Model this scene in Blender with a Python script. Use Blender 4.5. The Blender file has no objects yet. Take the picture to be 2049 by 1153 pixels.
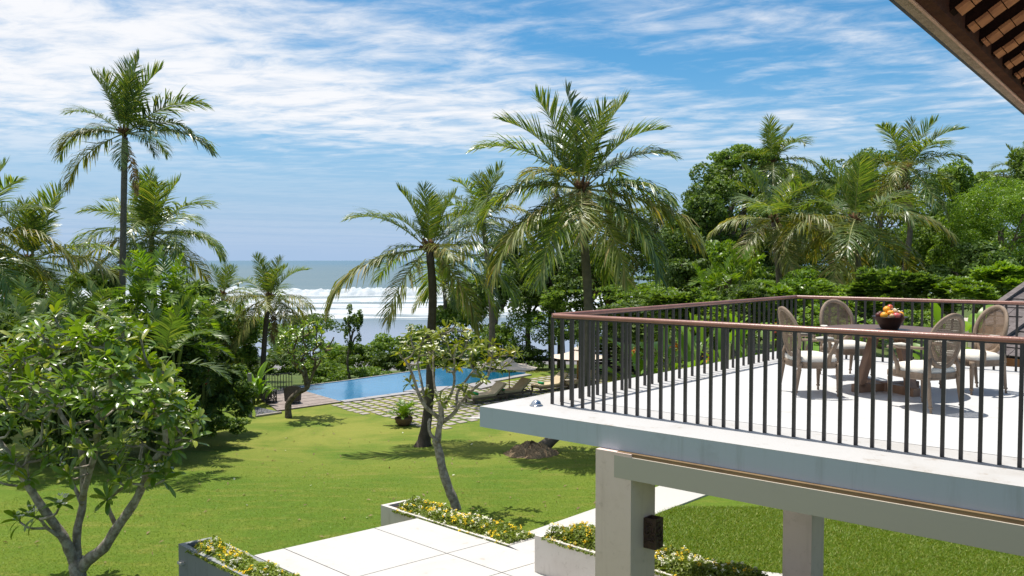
import bpy, math, random
import numpy as np
from mathutils import Vector, Matrix

R = math.radians
SC = bpy.context.scene
COL = SC.collection
random.seed(7)
rng = np.random.default_rng(11)

# ------------------------------------------------------------------ camera, sky, sun, exposure
EYE = 6.5                       # metres above the pool terrace
F_PX, HOR = 1540.0, 520.0       # focal length and eye level, in pixels of a 2049 px wide frame
PITCH = math.atan((576.5 - HOR) / F_PX)
cam = bpy.data.cameras.new('camera')
cam.sensor_width = 36.0
cam.lens = 36.0 * F_PX / 2049.0
cam.clip_start = 0.05
cam.clip_end = 30000
camo = bpy.data.objects.new('camera', cam)
camo.location = (0, 0, EYE)
camo.rotation_euler = (math.pi / 2 - PITCH, 0, 0)
COL.objects.link(camo)
SC.camera = camo

SUN_DIR = Vector((-0.16, 0.20, 1.0)).normalized()     # towards the sun
SUN_EL = math.asin(SUN_DIR.z)
SUN_ROT = math.atan2(SUN_DIR.x, SUN_DIR.y)
sun = bpy.data.lights.new('sun', 'SUN')
sun.energy = 4.8
sun.angle = R(0.53)
sun.color = (1.0, 0.955, 0.88)
suno = bpy.data.objects.new('sun', sun)
suno.rotation_euler = SUN_DIR.to_track_quat('Z', 'Y').to_euler()
suno.location = (0, 0, 60)
COL.objects.link(suno)

SC.view_settings.view_transform = 'Standard'
SC.view_settings.look = 'None'
SC.view_settings.exposure = 0.25
SC.view_settings.gamma = 1.0
SC.view_settings.use_curve_mapping = False
SC.cycles.max_bounces = 6
SC.cycles.transparent_max_bounces = 4
SC.cycles.transmission_bounces = 3
SC.cycles.caustics_reflective = False
SC.cycles.caustics_refractive = False


class NT:
    """small node-tree writer"""
    def __init__(self, tree):
        self.t = tree
        tree.nodes.clear()

    def n(self, kind, **kw):
        nd = self.t.nodes.new(kind)
        for k, v in kw.items():
            if k in ('ins',):
                for kk, vv in v.items():
                    if hasattr(vv, 'links') or isinstance(vv, bpy.types.NodeSocket):
                        self.t.links.new(vv, nd.inputs[kk])
                    else:
                        nd.inputs[kk].default_value = vv
            else:
                setattr(nd, k, v)
        return nd

    def math(self, op, a, b=0.0, c=None, clamp=False):
        nd = self.t.nodes.new('ShaderNodeMath')
        nd.operation = op
        nd.use_clamp = clamp
        for i, x in enumerate((a, b) if c is None else (a, b, c)):
            if isinstance(x, bpy.types.NodeSocket):
                self.t.links.new(x, nd.inputs[i])
            else:
                nd.inputs[i].default_value = x
        return nd.outputs[0]

    def mix(self, fac, a, b, blend='MIX'):
        nd = self.t.nodes.new('ShaderNodeMix')
        nd.data_type = 'RGBA'
        nd.blend_type = blend
        nd.clamp_factor = True
        for s, x in ((nd.inputs[0], fac), (nd.inputs[6], a), (nd.inputs[7], b)):
            if isinstance(x, bpy.types.NodeSocket):
                self.t.links.new(x, s)
            else:
                s.default_value = x if not isinstance(x, tuple) or len(x) == 4 else (*x, 1.0)
        return nd.outputs[2]

    def ramp(self, fac, lo, hi):
        nd = self.t.nodes.new('ShaderNodeMapRange')
        nd.interpolation_type = 'SMOOTHSTEP'
        nd.inputs[1].default_value = lo
        nd.inputs[2].default_value = hi
        self.t.links.new(fac, nd.inputs[0])
        return nd.outputs[0]

    def link(self, a, b):
        self.t.links.new(a, b)


world = bpy.data.worlds.new('World')
SC.world = world
world.use_nodes = True
w = NT(world.node_tree)
sky = w.n('ShaderNodeTexSky', sky_type='NISHITA')
sky.sun_disc = False
sky.sun_elevation = SUN_EL
sky.sun_rotation = SUN_ROT
sky.altitude = 0
sky.air_density = 1.0
sky.dust_density = 0.6
sky.ozone_density = 2.0
SKY_S = 0.12
CLOUD_A, CLOUD_B = (13.43, 1.28), (15.16, 11.82)
tc = w.n('ShaderNodeTexCoord')
sep = w.n('ShaderNodeSeparateXYZ', ins={0: tc.outputs['Generated']})
zz = w.math('MAXIMUM', sep.outputs[2], 0.012)
cp = w.n('ShaderNodeCombineXYZ', ins={0: w.math('DIVIDE', sep.outputs[0], zz), 1: w.math('DIVIDE', sep.outputs[1], zz), 2: 0.0})


def cloud_noise(rot, scale, off, detail, rough, dist):
    m_ = w.n('ShaderNodeMapping', ins={0: cp.outputs[0], 2: (0, 0, R(rot))})
    m2 = w.n('ShaderNodeMapping', ins={0: m_.outputs[0], 1: (*off, 0), 3: (*scale, 1)})
    return w.n('ShaderNodeTexNoise', ins={'Vector': m2.outputs[0], 'Scale': 1.0, 'Detail': detail, 'Roughness': rough, 'Distortion': dist}).outputs[0]


big = cloud_noise(-38, (0.10, 0.30), CLOUD_A, 4.0, 0.5, 0.3)          # broad banks
med = cloud_noise(-30, (0.42, 1.0), CLOUD_B, 8.0, 0.62, 0.5)          # streaks
rip = cloud_noise(22, (2.3, 3.6), (0.3, 0.2), 7.0, 0.64, 0.4)         # ripples of small cloudlets
dens = w.math('MULTIPLY_ADD', big, 1.0, w.math('MULTIPLY', med, 0.55))
dens = w.math('MULTIPLY_ADD', rip, 0.56, dens)
# the bank thickens towards the left (west), clears towards the right
az = w.math('DIVIDE', sep.outputs[0], w.math('MAXIMUM', w.math('ABSOLUTE', sep.outputs[1]), 0.05))
dens = w.math('MULTIPLY_ADD', w.ramp(az, -0.6, 0.8), -0.22, dens)
mask = w.math('POWER', w.ramp(dens, 0.79, 1.19), 0.9)
mask = w.math('MULTIPLY', mask, w.math('MULTIPLY_ADD', w.ramp(sep.outputs[2], 0.085, 0.175), 0.88, 0.12))
mask = w.math('MULTIPLY', mask, w.math('MULTIPLY', w.ramp(sep.outputs[2], 0.0, 0.03), 0.95))
skys = w.n('ShaderNodeVectorMath', operation='SCALE', ins={0: sky.outputs[0], 'Scale': SKY_S})
deep = w.mix(1.0, skys.outputs[0], (0.42, 0.88, 1.06), 'MULTIPLY')     # clean sea air: less red
airl = w.mix(w.ramp(sep.outputs[2], 0.0, 0.26), (0.40, 0.55, 0.77), deep)
cshade = w.ramp(rip, 0.25, 0.60)
ccol = w.mix(cshade, (0.74, 0.80, 0.90), (0.97, 0.97, 0.99))
fin = w.mix(mask, airl, ccol)
bg = w.n('ShaderNodeBackground', ins={'Color': fin, 'Strength': 0.86})
wo = w.n('ShaderNodeOutputWorld', ins={0: bg.outputs[0]})


# ------------------------------------------------------------------ pixel -> place helpers (2049 x 1153 frame)
def ray(px, py):
    a = (px - 1024.5) / F_PX
    b = -(py - 576.5) / F_PX
    cpn, spn = math.cos(PITCH), math.sin(PITCH)
    d = np.array([a, cpn + b * spn, b * cpn - spn])
    return d / d[1]


def at(px, py, Y):
    d = ray(px, py)
    return np.array([d[0] * Y, Y, EYE + d[2] * Y])


def onz(px, py, z):
    d = ray(px, py)
    return at(px, py, (z - EYE) / d[2])


def smooth(a, b, x):
    t = np.clip((x - a) / (b - a), 0, 1)
    return t * t * (3 - 2 * t)


def gz(x, y):
    """height of the ground"""
    x = np.asarray(x, float)
    y = np.asarray(y, float)
    z = 0.88 * (1 - smooth(16.0, 30, y))
    z = z + 0.10 * np.sin(x * 0.45 + 1.0) * np.sin(y * 0.31) * smooth(14, 20, y) * (1 - smooth(27, 31, y))
    y0 = np.clip(38.9 + (x + 11.2) * 1.05, 36.0, 45.9)
    land = 1 - smooth(5, 15, x - np.maximum(y - 45, 0) * 0.10)        # the coast bends away on the right
    z = z - (1.3 * smooth(y0, y0 + 4, y) + 7.1 * smooth(y0 + 2, 116, y)) * land
    return z


def ground(px, py):
    d = ray(px, py)
    Y = 5.0
    for _ in range(4000):
        p = at(px, py, Y)
        if p[2] <= gz(p[0], p[1]):
            break
        Y += 0.03
    return p


# ------------------------------------------------------------------ mesh helpers
class MB:
    """collects shapes into one mesh"""
    def __init__(self):
        self.v, self.f, self.n = [], [], 0

    def add(self, V, F):
        V = np.asarray(V, float).reshape(-1, 3)
        self.v.append(V)
        o = self.n
        self.f.extend([tuple(int(i) + o for i in f) for f in F])
        self.n += len(V)
        return self

    def box(self, c, s, M=None):
        c = np.asarray(c, float)
        x, y, z = np.asarray(s, float) / 2
        V = np.array([[-x, -y, -z], [x, -y, -z], [x, y, -z], [-x, y, -z], [-x, -y, z], [x, -y, z], [x, y, z], [-x, y, z]])
        if M is not None:
            V = V @ np.asarray(M).T
        return self.add(V + c, [(0, 3, 2, 1), (4, 5, 6, 7), (0, 1, 5, 4), (1, 2, 6, 5), (2, 3, 7, 6), (3, 0, 4, 7)])

    def bar(self, a, b, wd, th, up=(0, 0, 1)):
        """a straight bar of section wd x th from a to b"""
        a, b = np.asarray(a, float), np.asarray(b, float)
        t = b - a
        L = np.linalg.norm(t)
        t = t / L
        s = np.cross(t, up)
        if np.linalg.norm(s) < 1e-6:
            s = np.cross(t, (1, 0, 0))
        s /= np.linalg.norm(s)
        u = np.cross(s, t)
        return self.box((a + b) / 2, (L, wd, th), np.array([t, s, u]).T)

    def prism(self, poly, z0, z1):
        P = np.asarray(poly, float)[:, :2]
        ar = np.sum(P[:, 0] * np.roll(P[:, 1], -1) - np.roll(P[:, 0], -1) * P[:, 1])
        if ar < 0:
            P = P[::-1]
        n = len(P)
        V = np.vstack([np.c_[P, np.full(n, z0)], np.c_[P, np.full(n, z1)]])
        F = [tuple(range(n - 1, -1, -1)), tuple(range(n, 2 * n))]
        F += [(i, (i + 1) % n, n + (i + 1) % n, n + i) for i in range(n)]
        return self.add(V, F)

    def tube(self, P, r, n=8, cap=True, flat=1.0):
        P = np.asarray(P, float)
        m = len(P)
        r = np.full(m, r) if np.isscalar(r) else np.asarray(r, float)
        T = np.gradient(P, axis=0)
        T /= np.linalg.norm(T, axis=1)[:, None] + 1e-12
        ref = np.array([0, 0, 1.0]) if abs(T[0][2]) < 0.9 else np.array([1.0, 0, 0])
        a = np.cross(T[0], ref)
        a /= np.linalg.norm(a)
        V = []
        ang = np.linspace(0, 2 * np.pi, n, endpoint=False)
        for i in range(m):
            a = a - T[i] * np.dot(a, T[i])
            a /= np.linalg.norm(a) + 1e-12
            b = np.cross(T[i], a)
            V.append(P[i] + r[i] * (np.cos(ang)[:, None] * a + flat * np.sin(ang)[:, None] * b))
        V = np.vstack(V)
        F = []
        for i in range(m - 1):
            for k in range(n):
                k2 = (k + 1) % n
                F.append((i * n + k, i * n + k2, (i + 1) * n + k2, (i + 1) * n + k))
        if cap:
            F.append(tuple(range(n - 1, -1, -1)))
            F.append(tuple((m - 1) * n + k for k in range(n)))
        return self.add(V, F)

    def lathe(self, prof, c=(0, 0, 0), n=14, M=None):
        prof = np.asarray(prof, float)
        ang = np.linspace(0, 2 * np.pi, n, endpoint=False)
        V = np.vstack([np.c_[r * np.cos(ang), r * np.sin(ang), np.full(n, z)] for r, z in prof])
        if M is not None:
            V = V @ np.asarray(M).T
        V = V + np.asarray(c, float)
        F = []
        m = len(prof)
        for i in range(m - 1):
            for k in range(n):
                k2 = (k + 1) % n
                F.append((i * n + k, i * n + k2, (i + 1) * n + k2, (i + 1) * n + k))
        F.append(tuple(range(n - 1, -1, -1)))
        F.append(tuple((m - 1) * n + k for k in range(n)))
        return self.add(V, F)

    def ball(self, c, r, n=10, m=7):
        r = np.full(3, r) if np.isscalar(r) else np.asarray(r, float)
        th = np.linspace(0, np.pi, m)
        prof = [(max(math.sin(t), 1e-3), -math.cos(t)) for t in th]
        q = MB().lathe(prof, n=n)
        return self.add(np.vstack(q.v) * r + np.asarray(c, float), q.f)

    def build(self, name, mat, parent=None, smooth=False):
        V = np.vstack(self.v)
        me = bpy.data.meshes.new(name)
        me.from_pydata(V.tolist(), [], self.f)
        return link(name, me, mat, parent, smooth)


def link(name, me, mat, parent=None, smooth=False):
    if mat is not None and not me.materials:
        me.materials.append(mat)
    if smooth:
        me.polygons.foreach_set('use_smooth', [True] * len(me.polygons))
    me.update()
    o = bpy.data.objects.new(name, me)
    COL.objects.link(o)
    if parent is not None:
        put(o, parent)
    return o


WORLD_LOC = {}


def wloc(o):
    return o.matrix_basis.copy() if o.parent is None else wloc(o.parent) @ o.matrix_parent_inverse @ o.matrix_basis


def put(o, parent):
    o.parent = parent
    o.matrix_parent_inverse = wloc(parent).inverted()


def np_mesh(name, V, F):
    """large meshes from arrays: V (n,3), F (m,k)"""
    V = np.ascontiguousarray(V, dtype=np.float32)
    F = np.ascontiguousarray(F, dtype=np.int32)
    m, k = F.shape
    me = bpy.data.meshes.new(name)
    me.vertices.add(len(V))
    me.vertices.foreach_set('co', V.ravel())
    me.loops.add(m * k)
    me.loops.foreach_set('vertex_index', F.ravel())
    me.polygons.add(m)
    me.polygons.foreach_set('loop_start', np.arange(0, m * k, k, dtype=np.int32))
    me.update(calc_edges=True)
    return me


def tag(o, label=None, cat=None, group=None, kind=None):
    if label:
        o['label'] = label
    if cat:
        o['category'] = cat
    if group:
        o['group'] = group
    if kind:
        o['kind'] = kind
    return o


def thing(name, loc, label, cat, group=None):
    o = bpy.data.objects.new(name, None)
    o.empty_display_size = 0.2
    o.location = [float(v) for v in loc]
    COL.objects.link(o)
    return tag(o, label, cat, group)


def inst(name, me, parent, loc=(0, 0, 0), rot=(0, 0, 0), sc=1.0):
    """a child sharing mesh data; loc/rot in the parent's own frame"""
    o = bpy.data.objects.new(name, me)
    o.location = [float(v) for v in loc]
    o.rotation_euler = rot
    o.scale = (sc, sc, sc) if np.isscalar(sc) else sc
    COL.objects.link(o)
    o.parent = parent
    return o


CHILDREN = {}


def copy_tree(o, parent=None):
    c = o.copy()
    COL.objects.link(c)
    if parent is not None:
        c.parent = parent
    for ch in list(o.children):
        copy_tree(ch, c)
    return c


# ------------------------------------------------------------------ materials
MATS = {}


def mat(name):
    m = bpy.data.materials.new(name)
    m.use_nodes = True
    t = NT(m.node_tree)
    return m, t


def finish(t, shader, disp=None):
    out = t.n('ShaderNodeOutputMaterial')
    t.link(shader, out.inputs[0])


def plain(name, c1, c2=None, scale=6.0, rough=0.6, spec=0.4, bump=0.0, bscale=60.0, stretch=(1, 1, 1), metal=0.0, detail=6.0, coords='Object', lo=0.35, hi=0.65, coat=0.0):
    m, t = mat(name)
    tcn = t.n('ShaderNodeTexCoord')
    mp = t.n('ShaderNodeMapping', ins={0: tcn.outputs[coords], 3: stretch})
    no = t.n('ShaderNodeTexNoise', ins={'Vector': mp.outputs[0], 'Scale': scale, 'Detail': detail, 'Roughness': 0.6})
    col = t.mix(t.ramp(no.outputs[0], lo, hi), c1, c2 or c1)
    b = t.n('ShaderNodeBsdfPrincipled', ins={'Base Color': col, 'Roughness': rough, 'Specular IOR Level': spec, 'Metallic': metal, 'Coat Weight': coat})
    if bump:
        nb = t.n('ShaderNodeTexNoise', ins={'Vector': mp.outputs[0], 'Scale': bscale, 'Detail': 5.0, 'Roughness': 0.6})
        bp = t.n('ShaderNodeBump', ins={'Strength': bump, 'Distance': 0.02, 'Height': nb.outputs[0]})
        t.link(bp.outputs[0], b.inputs['Normal'])
    finish(t, b.outputs[0])
    return m


def leaf(name, c1, c2, c3=None, trans=0.32, rough=0.42, spec=0.45, tmul=(1.5, 1.5, 0.5)):
    """leaf: colour differs from leaf to leaf; some light passes through"""
    m, t = mat(name)
    g = t.n('ShaderNodeNewGeometry')
    oi = t.n('ShaderNodeObjectInfo')
    col = t.mix(g.outputs['Random Per Island'], c1, c2)
    if c3:
        rnd = t.math('FRACT', t.math('MULTIPLY', g.outputs['Random Per Island'], 7.31))
        col = t.mix(t.ramp(rnd, 0.70, 0.97), col, c3)
    hv = t.math('MULTIPLY_ADD', oi.outputs['Random'], 0.5, 0.75)
    col = t.mix(1.0, col, t.n('ShaderNodeCombineColor', ins={0: hv, 1: hv, 2: hv}).outputs[0], 'MULTIPLY')
    b = t.n('ShaderNodeBsdfPrincipled', ins={'Base Color': col, 'Roughness': rough, 'Specular IOR Level': spec})
    tcol = t.mix(1.0, col, (*tmul, 1.0), 'MULTIPLY')
    tr = t.n('ShaderNodeBsdfTranslucent', ins={'Color': tcol})
    mx = t.n('ShaderNodeMixShader', ins={0: trans, 1: b.outputs[0], 2: tr.outputs[0]})
    finish(t, mx.outputs[0])
    return m


def trunk_rings(name, c1, c2, ring=18.0):
    m, t = mat(name)
    tcn = t.n('ShaderNodeTexCoord')
    wv = t.n('ShaderNodeTexWave', wave_type='BANDS', bands_direction='Z', ins={'Vector': tcn.outputs['Object'], 'Scale': ring, 'Distortion': 3.0, 'Detail': 3.0, 'Detail Scale': 2.0})
    no = t.n('ShaderNodeTexNoise', ins={'Vector': tcn.outputs['Object'], 'Scale': 5.0, 'Detail': 7.0, 'Roughness': 0.7})
    f = t.math('MULTIPLY_ADD', wv.outputs[0], 0.35, t.math('MULTIPLY', no.outputs[0], 0.75))
    col = t.mix(t.ramp(f, 0.3, 0.8), c1, c2)
    bp = t.n('ShaderNodeBump', ins={'Strength': 0.8, 'Distance': 0.03, 'Height': f})
    b = t.n('ShaderNodeBsdfPrincipled', ins={'Base Color': col, 'Roughness': 0.85, 'Specular IOR Level': 0.2, 'Normal': bp.outputs[0]})
    finish(t, b.outputs[0])
    return m


M = MATS
M['palm'] = leaf('palm_leaf', (0.076, 0.140, 0.032), (0.135, 0.208, 0.050), (0.27, 0.29, 0.085), trans=0.40, rough=0.33, spec=0.6, tmul=(1.6, 1.5, 0.35))
M['palm_old'] = leaf('old_palm_leaf', (0.15, 0.20, 0.045), (0.25, 0.27, 0.07), (0.36, 0.29, 0.11), trans=0.38, rough=0.42, tmul=(1.5, 1.3, 0.4))
M['palm_dry'] = leaf('dry_palm_leaf', (0.30, 0.22, 0.12), (0.22, 0.16, 0.08), None, trans=0.2, rough=0.7, spec=0.2, tmul=(1.2, 1.0, 0.8))
M['areca'] = leaf('feather_palm_leaf', (0.095, 0.185, 0.018), (0.16, 0.27, 0.03), (0.24, 0.32, 0.05), trans=0.35, rough=0.40, tmul=(1.5, 1.5, 0.3))
M['wax'] = leaf('wax_palm_leaf', (0.065, 0.115, 0.025), (0.11, 0.17, 0.038), (0.20, 0.24, 0.06), trans=0.3, rough=0.4)
M['frangi'] = leaf('frangipani_leaf', (0.105, 0.190, 0.022), (0.195, 0.295, 0.036), (0.36, 0.39, 0.05), trans=0.34, rough=0.25, spec=0.6, tmul=(1.6, 1.6, 0.3))
M['frangi_y'] = leaf('yellowing_frangipani_leaf', (0.16, 0.21, 0.025), (0.26, 0.28, 0.035), (0.44, 0.33, 0.03), trans=0.30, rough=0.32, spec=0.5, tmul=(1.4, 1.4, 0.3))
M['dark'] = leaf('dark_leaf', (0.050, 0.095, 0.022), (0.100, 0.165, 0.034), (0.19, 0.27, 0.05), trans=0.30, rough=0.52, spec=0.28)
M['mid'] = leaf('mid_leaf', (0.076, 0.140, 0.024), (0.145, 0.23, 0.038), (0.25, 0.34, 0.06), trans=0.33, rough=0.50, spec=0.30)
M['bright'] = leaf('bright_leaf', (0.095, 0.18, 0.018), (0.16, 0.26, 0.03), (0.24, 0.33, 0.05), trans=0.34, rough=0.38, tmul=(1.5, 1.5, 0.3))
M['grey'] = leaf('grey_green_leaf', (0.10, 0.13, 0.07), (0.16, 0.19, 0.10), (0.20, 0.21, 0.12), trans=0.25, rough=0.6, spec=0.2)
M['banana'] = leaf('broad_tropical_leaf', (0.12, 0.24, 0.02), (0.19, 0.32, 0.03), (0.30, 0.38, 0.05), trans=0.38, rough=0.36, tmul=(1.4, 1.4, 0.3))
M['lantana'] = leaf('lantana_leaf', (0.17, 0.24, 0.03), (0.28, 0.35, 0.06), (0.38, 0.41, 0.10), trans=0.3, rough=0.5)
M['yellow'] = leaf('yellow_petal', (0.84, 0.60, 0.02), (0.88, 0.70, 0.05), (0.86, 0.44, 0.02), trans=0.2, rough=0.6, spec=0.2, tmul=(1, 1, 1))
M['white_petal'] = leaf('white_petal', (0.82, 0.80, 0.70), (0.85, 0.82, 0.60), None, trans=0.2, rough=0.6, spec=0.2, tmul=(1, 1, 1))
M['red_petal'] = leaf('red_petal', (0.55, 0.06, 0.03), (0.65, 0.16, 0.03), None, trans=0.2, rough=0.5, tmul=(1, 1, 1))
M['orange_petal'] = leaf('orange_petal', (0.80, 0.26, 0.02), (0.85, 0.40, 0.03), None, trans=0.2, rough=0.5, tmul=(1, 1, 1))
M['trunk'] = trunk_rings('palm_trunk', (0.10, 0.085, 0.07), (0.26, 0.22, 0.18))
M['trunk_dark'] = trunk_rings('dark_palm_trunk', (0.055, 0.042, 0.033), (0.15, 0.12, 0.095), 14.0)
M['fibre'] = plain('palm_fibre', (0.17, 0.085, 0.04), (0.08, 0.05, 0.03), 14, 0.9, 0.1, 0.8, 80)
M['coconut'] = plain('coconut_husk', (0.24, 0.16, 0.06), (0.34, 0.26, 0.08), 8, 0.5)
M['bark'] = plain('frangipani_bark', (0.20, 0.165, 0.13), (0.42, 0.37, 0.31), 11, 0.85, 0.2, 0.9, 45)
M['bark_dark'] = plain('tree_bark', (0.08, 0.062, 0.045), (0.20, 0.165, 0.13), 8, 0.9, 0.15, 0.9, 40)
M['stem'] = plain('green_stem', (0.10, 0.14, 0.03), (0.18, 0.20, 0.06), 6, 0.6)
M['redstem'] = plain('red_stem', (0.50, 0.035, 0.02), (0.38, 0.05, 0.02), 6, 0.45)


def stained(name, base, stain1, stain2, amount=1.0, sc=1.0, rough=0.7, bump=0.12, drip=0.0):
    """pale render or stone with weather marks"""
    m, t = mat(name)
    tcn = t.n('ShaderNodeTexCoord')
    n_a = t.n('ShaderNodeTexNoise', ins={'Vector': tcn.outputs['Object'], 'Scale': 0.9 * sc, 'Detail': 8.0, 'Roughness': 0.62, 'Distortion': 0.8})
    n_b = t.n('ShaderNodeTexNoise', ins={'Vector': tcn.outputs['Object'], 'Scale': 6.0 * sc, 'Detail': 8.0, 'Roughness': 0.68})
    n_c = t.n('ShaderNodeTexNoise', ins={'Vector': tcn.outputs['Object'], 'Scale': 90.0, 'Detail': 3.0})
    c = t.mix(t.math('MULTIPLY', t.ramp(n_a.outputs[0], 0.48, 0.72), 0.8 * amount), base, stain1)
    f2 = t.math('MULTIPLY', t.ramp(n_b.outputs[0], 0.54, 0.74), t.ramp(n_a.outputs[0], 0.40, 0.62))
    c = t.mix(t.math('MULTIPLY', f2, amount), c, stain2)
    if drip:
        mpd = t.n('ShaderNodeMapping', ins={0: tcn.outputs['Object'], 3: (7.0, 7.0, 0.5)})
        n_d = t.n('ShaderNodeTexNoise', ins={'Vector': mpd.outputs[0], 'Scale': 1.0, 'Detail': 7.0, 'Roughness': 0.7})
        c = t.mix(t.math('MULTIPLY', t.ramp(n_d.outputs[0], 0.52, 0.74), drip), c, stain2)
    hgt = t.math('MULTIPLY_ADD', n_b.outputs[0], 0.6, t.math('MULTIPLY', n_c.outputs[0], 0.4))
    bp = t.n('ShaderNodeBump', ins={'Strength': bump, 'Distance': 0.01, 'Height': hgt})
    b = t.n('ShaderNodeBsdfPrincipled', ins={'Base Color': c, 'Roughness': rough, 'Specular IOR Level': 0.3, 'Normal': bp.outputs[0]})
    finish(t, b.outputs[0])
    return m


M['render'] = stained('terrace_render', (0.47, 0.46, 0.45), (0.41, 0.39, 0.365), (0.28, 0.225, 0.17), 1.0, 1.3)
M['fascia'] = stained('painted_fascia', (0.43, 0.465, 0.52), (0.41, 0.445, 0.495), (0.31, 0.33, 0.345), 0.5, 0.7, 0.6, 0.05, 0.55)
M['floor'] = stained('terrace_floor', (0.55, 0.547, 0.54), (0.49, 0.484, 0.474), (0.40, 0.38, 0.35), 0.9, 0.9, 0.6)
M['plaza'] = stained('plaza_stone', (0.50, 0.48, 0.455), (0.45, 0.422, 0.39), (0.36, 0.305, 0.25), 0.7, 1.0, 0.7)
M['column'] = stained('column_stone', (0.75, 0.575, 0.51), (0.66, 0.49, 0.42), (0.53, 0.39, 0.325), 0.9, 2.4, 0.65, 0.12, 0.4)
M['beam'] = stained('beam_paint', (0.47, 0.415, 0.345), (0.455, 0.40, 0.33), (0.44, 0.38, 0.315), 0.5, 0.7, 0.7, 0.05)
M['planter_shade'] = stained('shaded_planter_render', (0.27, 0.28, 0.275), (0.24, 0.25, 0.24), (0.16, 0.16, 0.15), 0.8, 1.8, 0.7, 0.12, 0.7)  # darker copy of the planter render, with shade put into its base colour
M['planter'] = stained('planter_render', (0.62, 0.57, 0.52), (0.55, 0.49, 0.44), (0.40, 0.35, 0.30), 0.8, 1.8, 0.7, 0.12, 0.6)
M['joint'] = plain('sandy_joint', (0.50, 0.41, 0.33), (0.42, 0.33, 0.26), 8, 0.9)
M['strip'] = plain('brown_strip', (0.20, 0.13, 0.06), (0.16, 0.10, 0.05), 5, 0.7)
M['rail'] = plain('handrail_wood', (0.30, 0.135, 0.095), (0.235, 0.10, 0.07), 3, 0.33, 0.5, 0.08, 60, (1, 1, 1), 0.0)
M['iron'] = plain('dark_iron', (0.022, 0.019, 0.018), (0.034, 0.028, 0.026), 8, 0.42, 0.5)
M['chairwood'] = plain('limed_wood', (0.29, 0.215, 0.155), (0.21, 0.150, 0.105), 9, 0.6, 0.3, 0.3, 70, (1, 1, 0.25))
M['cane'] = plain('woven_cane', (0.23, 0.158, 0.105), (0.17, 0.115, 0.074), 16, 0.65)
M['linen'] = plain('cream_linen', (0.72, 0.68, 0.61), (0.66, 0.62, 0.55), 5, 0.9, 0.1, 0.25, 240)
M['tablewood'] = plain('table_wood', (0.27, 0.155, 0.09), (0.18, 0.10, 0.06), 3.5, 0.42, 0.45, 0.1, 50, (1, 7, 1))
M['tabletop'] = plain('table_top_wood', (0.145, 0.082, 0.058), (0.105, 0.06, 0.044), 3.0, 0.38, 0.5, 0.08, 50, (1, 8, 1))
M['bowl'] = plain('dark_bowl', (0.028, 0.018, 0.015), (0.045, 0.024, 0.018), 6, 0.3, 0.5)
M['orange'] = plain('orange_peel', (0.90, 0.33, 0.015), (0.85, 0.42, 0.02), 6, 0.42, 0.5, 0.3, 120)
M['apple'] = plain('red_apple_skin', (0.48, 0.03, 0.02), (0.60, 0.14, 0.04), 8, 0.3, 0.5)
M['dragon'] = plain('dragon_fruit_skin', (0.62, 0.04, 0.10), (0.70, 0.18, 0.14), 10, 0.4, 0.5)
M['mangosteen'] = plain('mangosteen_skin', (0.085, 0.02, 0.022), (0.13, 0.035, 0.03), 8, 0.42)
M['langsat'] = plain('pale_fruit_skin', (0.60, 0.40, 0.20), (0.50, 0.30, 0.14), 9, 0.55)
M['steel'] = plain('polished_steel', (0.62, 0.64, 0.68), (0.50, 0.52, 0.56), 5, 0.16, 0.5, metal=1.0)
M['lampwood'] = plain('carved_dark_wood', (0.042, 0.021, 0.016), (0.075, 0.036, 0.026), 20, 0.55, 0.4, 0.4, 60)
M['eavegrey'] = plain('weathered_eave_board', (0.36, 0.25, 0.19), (0.27, 0.185, 0.14), 8, 0.8, 0.2, 0.4, 60, (1, 1, 1))
M['eavebrown'] = plain('stained_eave_beam', (0.085, 0.034, 0.020), (0.060, 0.024, 0.015), 6, 0.9, 0.05, 0.2, 50)
M['eavetrim'] = plain('pale_eave_trim', (0.60, 0.34, 0.26), (0.48, 0.27, 0.20), 8, 0.7)
M['rafter_lit'] = plain('lit_rafter_wood', (0.44, 0.175, 0.075), (0.32, 0.12, 0.055), 7, 0.85, 0.1, 0.3, 50)  # rafter undersides, the bounce light on them put into the colour
M['rafter'] = plain('shaded_roof_wood', (0.022, 0.009, 0.006), (0.015, 0.007, 0.005), 8, 0.9, 0.05, 0.3, 50)  # rafter sides and boarding, the shade between rafters put into the colour
M['tile'] = plain('terracotta_tile', (0.46, 0.19, 0.09), (0.35, 0.14, 0.065), 7, 0.8, 0.2, 0.3, 50)
M['shingle'] = plain('grey_shingle', (0.115, 0.095, 0.092), (0.17, 0.145, 0.14), 9, 0.85, 0.25, 0.5, 50)
M['orangewood'] = plain('orange_brown_timber', (0.36, 0.14, 0.05), (0.28, 0.11, 0.04), 6, 0.6)
M['deck'] = plain('weathered_decking', (0.33, 0.275, 0.245), (0.25, 0.205, 0.185), 5, 0.8, 0.2, 0.3, 50, (1, 1, 1))
M['wicker'] = plain('dark_wicker', (0.045, 0.036, 0.034), (0.085, 0.070, 0.065), 30, 0.6, 0.4, 0.7, 70)
M['rattan'] = plain('brown_rattan', (0.11, 0.082, 0.062), (0.17, 0.13, 0.10), 24, 0.65, 0.3, 0.7, 70)
M['cushion'] = plain('beige_cushion', (0.56, 0.45, 0.30), (0.50, 0.40, 0.27), 5, 0.9, 0.1, 0.2, 200)
M['towel'] = plain('green_towel', (0.02, 0.26, 0.09), (0.03, 0.34, 0.12), 9, 0.95, 0.1, 0.4, 160)
M['canvas'] = plain('beige_canvas', (0.66, 0.56, 0.47), (0.62, 0.52, 0.43), 4, 0.9, 0.1, 0.15, 150)
M['polewood'] = plain('varnished_pole', (0.36, 0.20, 0.07), (0.28, 0.15, 0.05), 6, 0.45)
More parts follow.
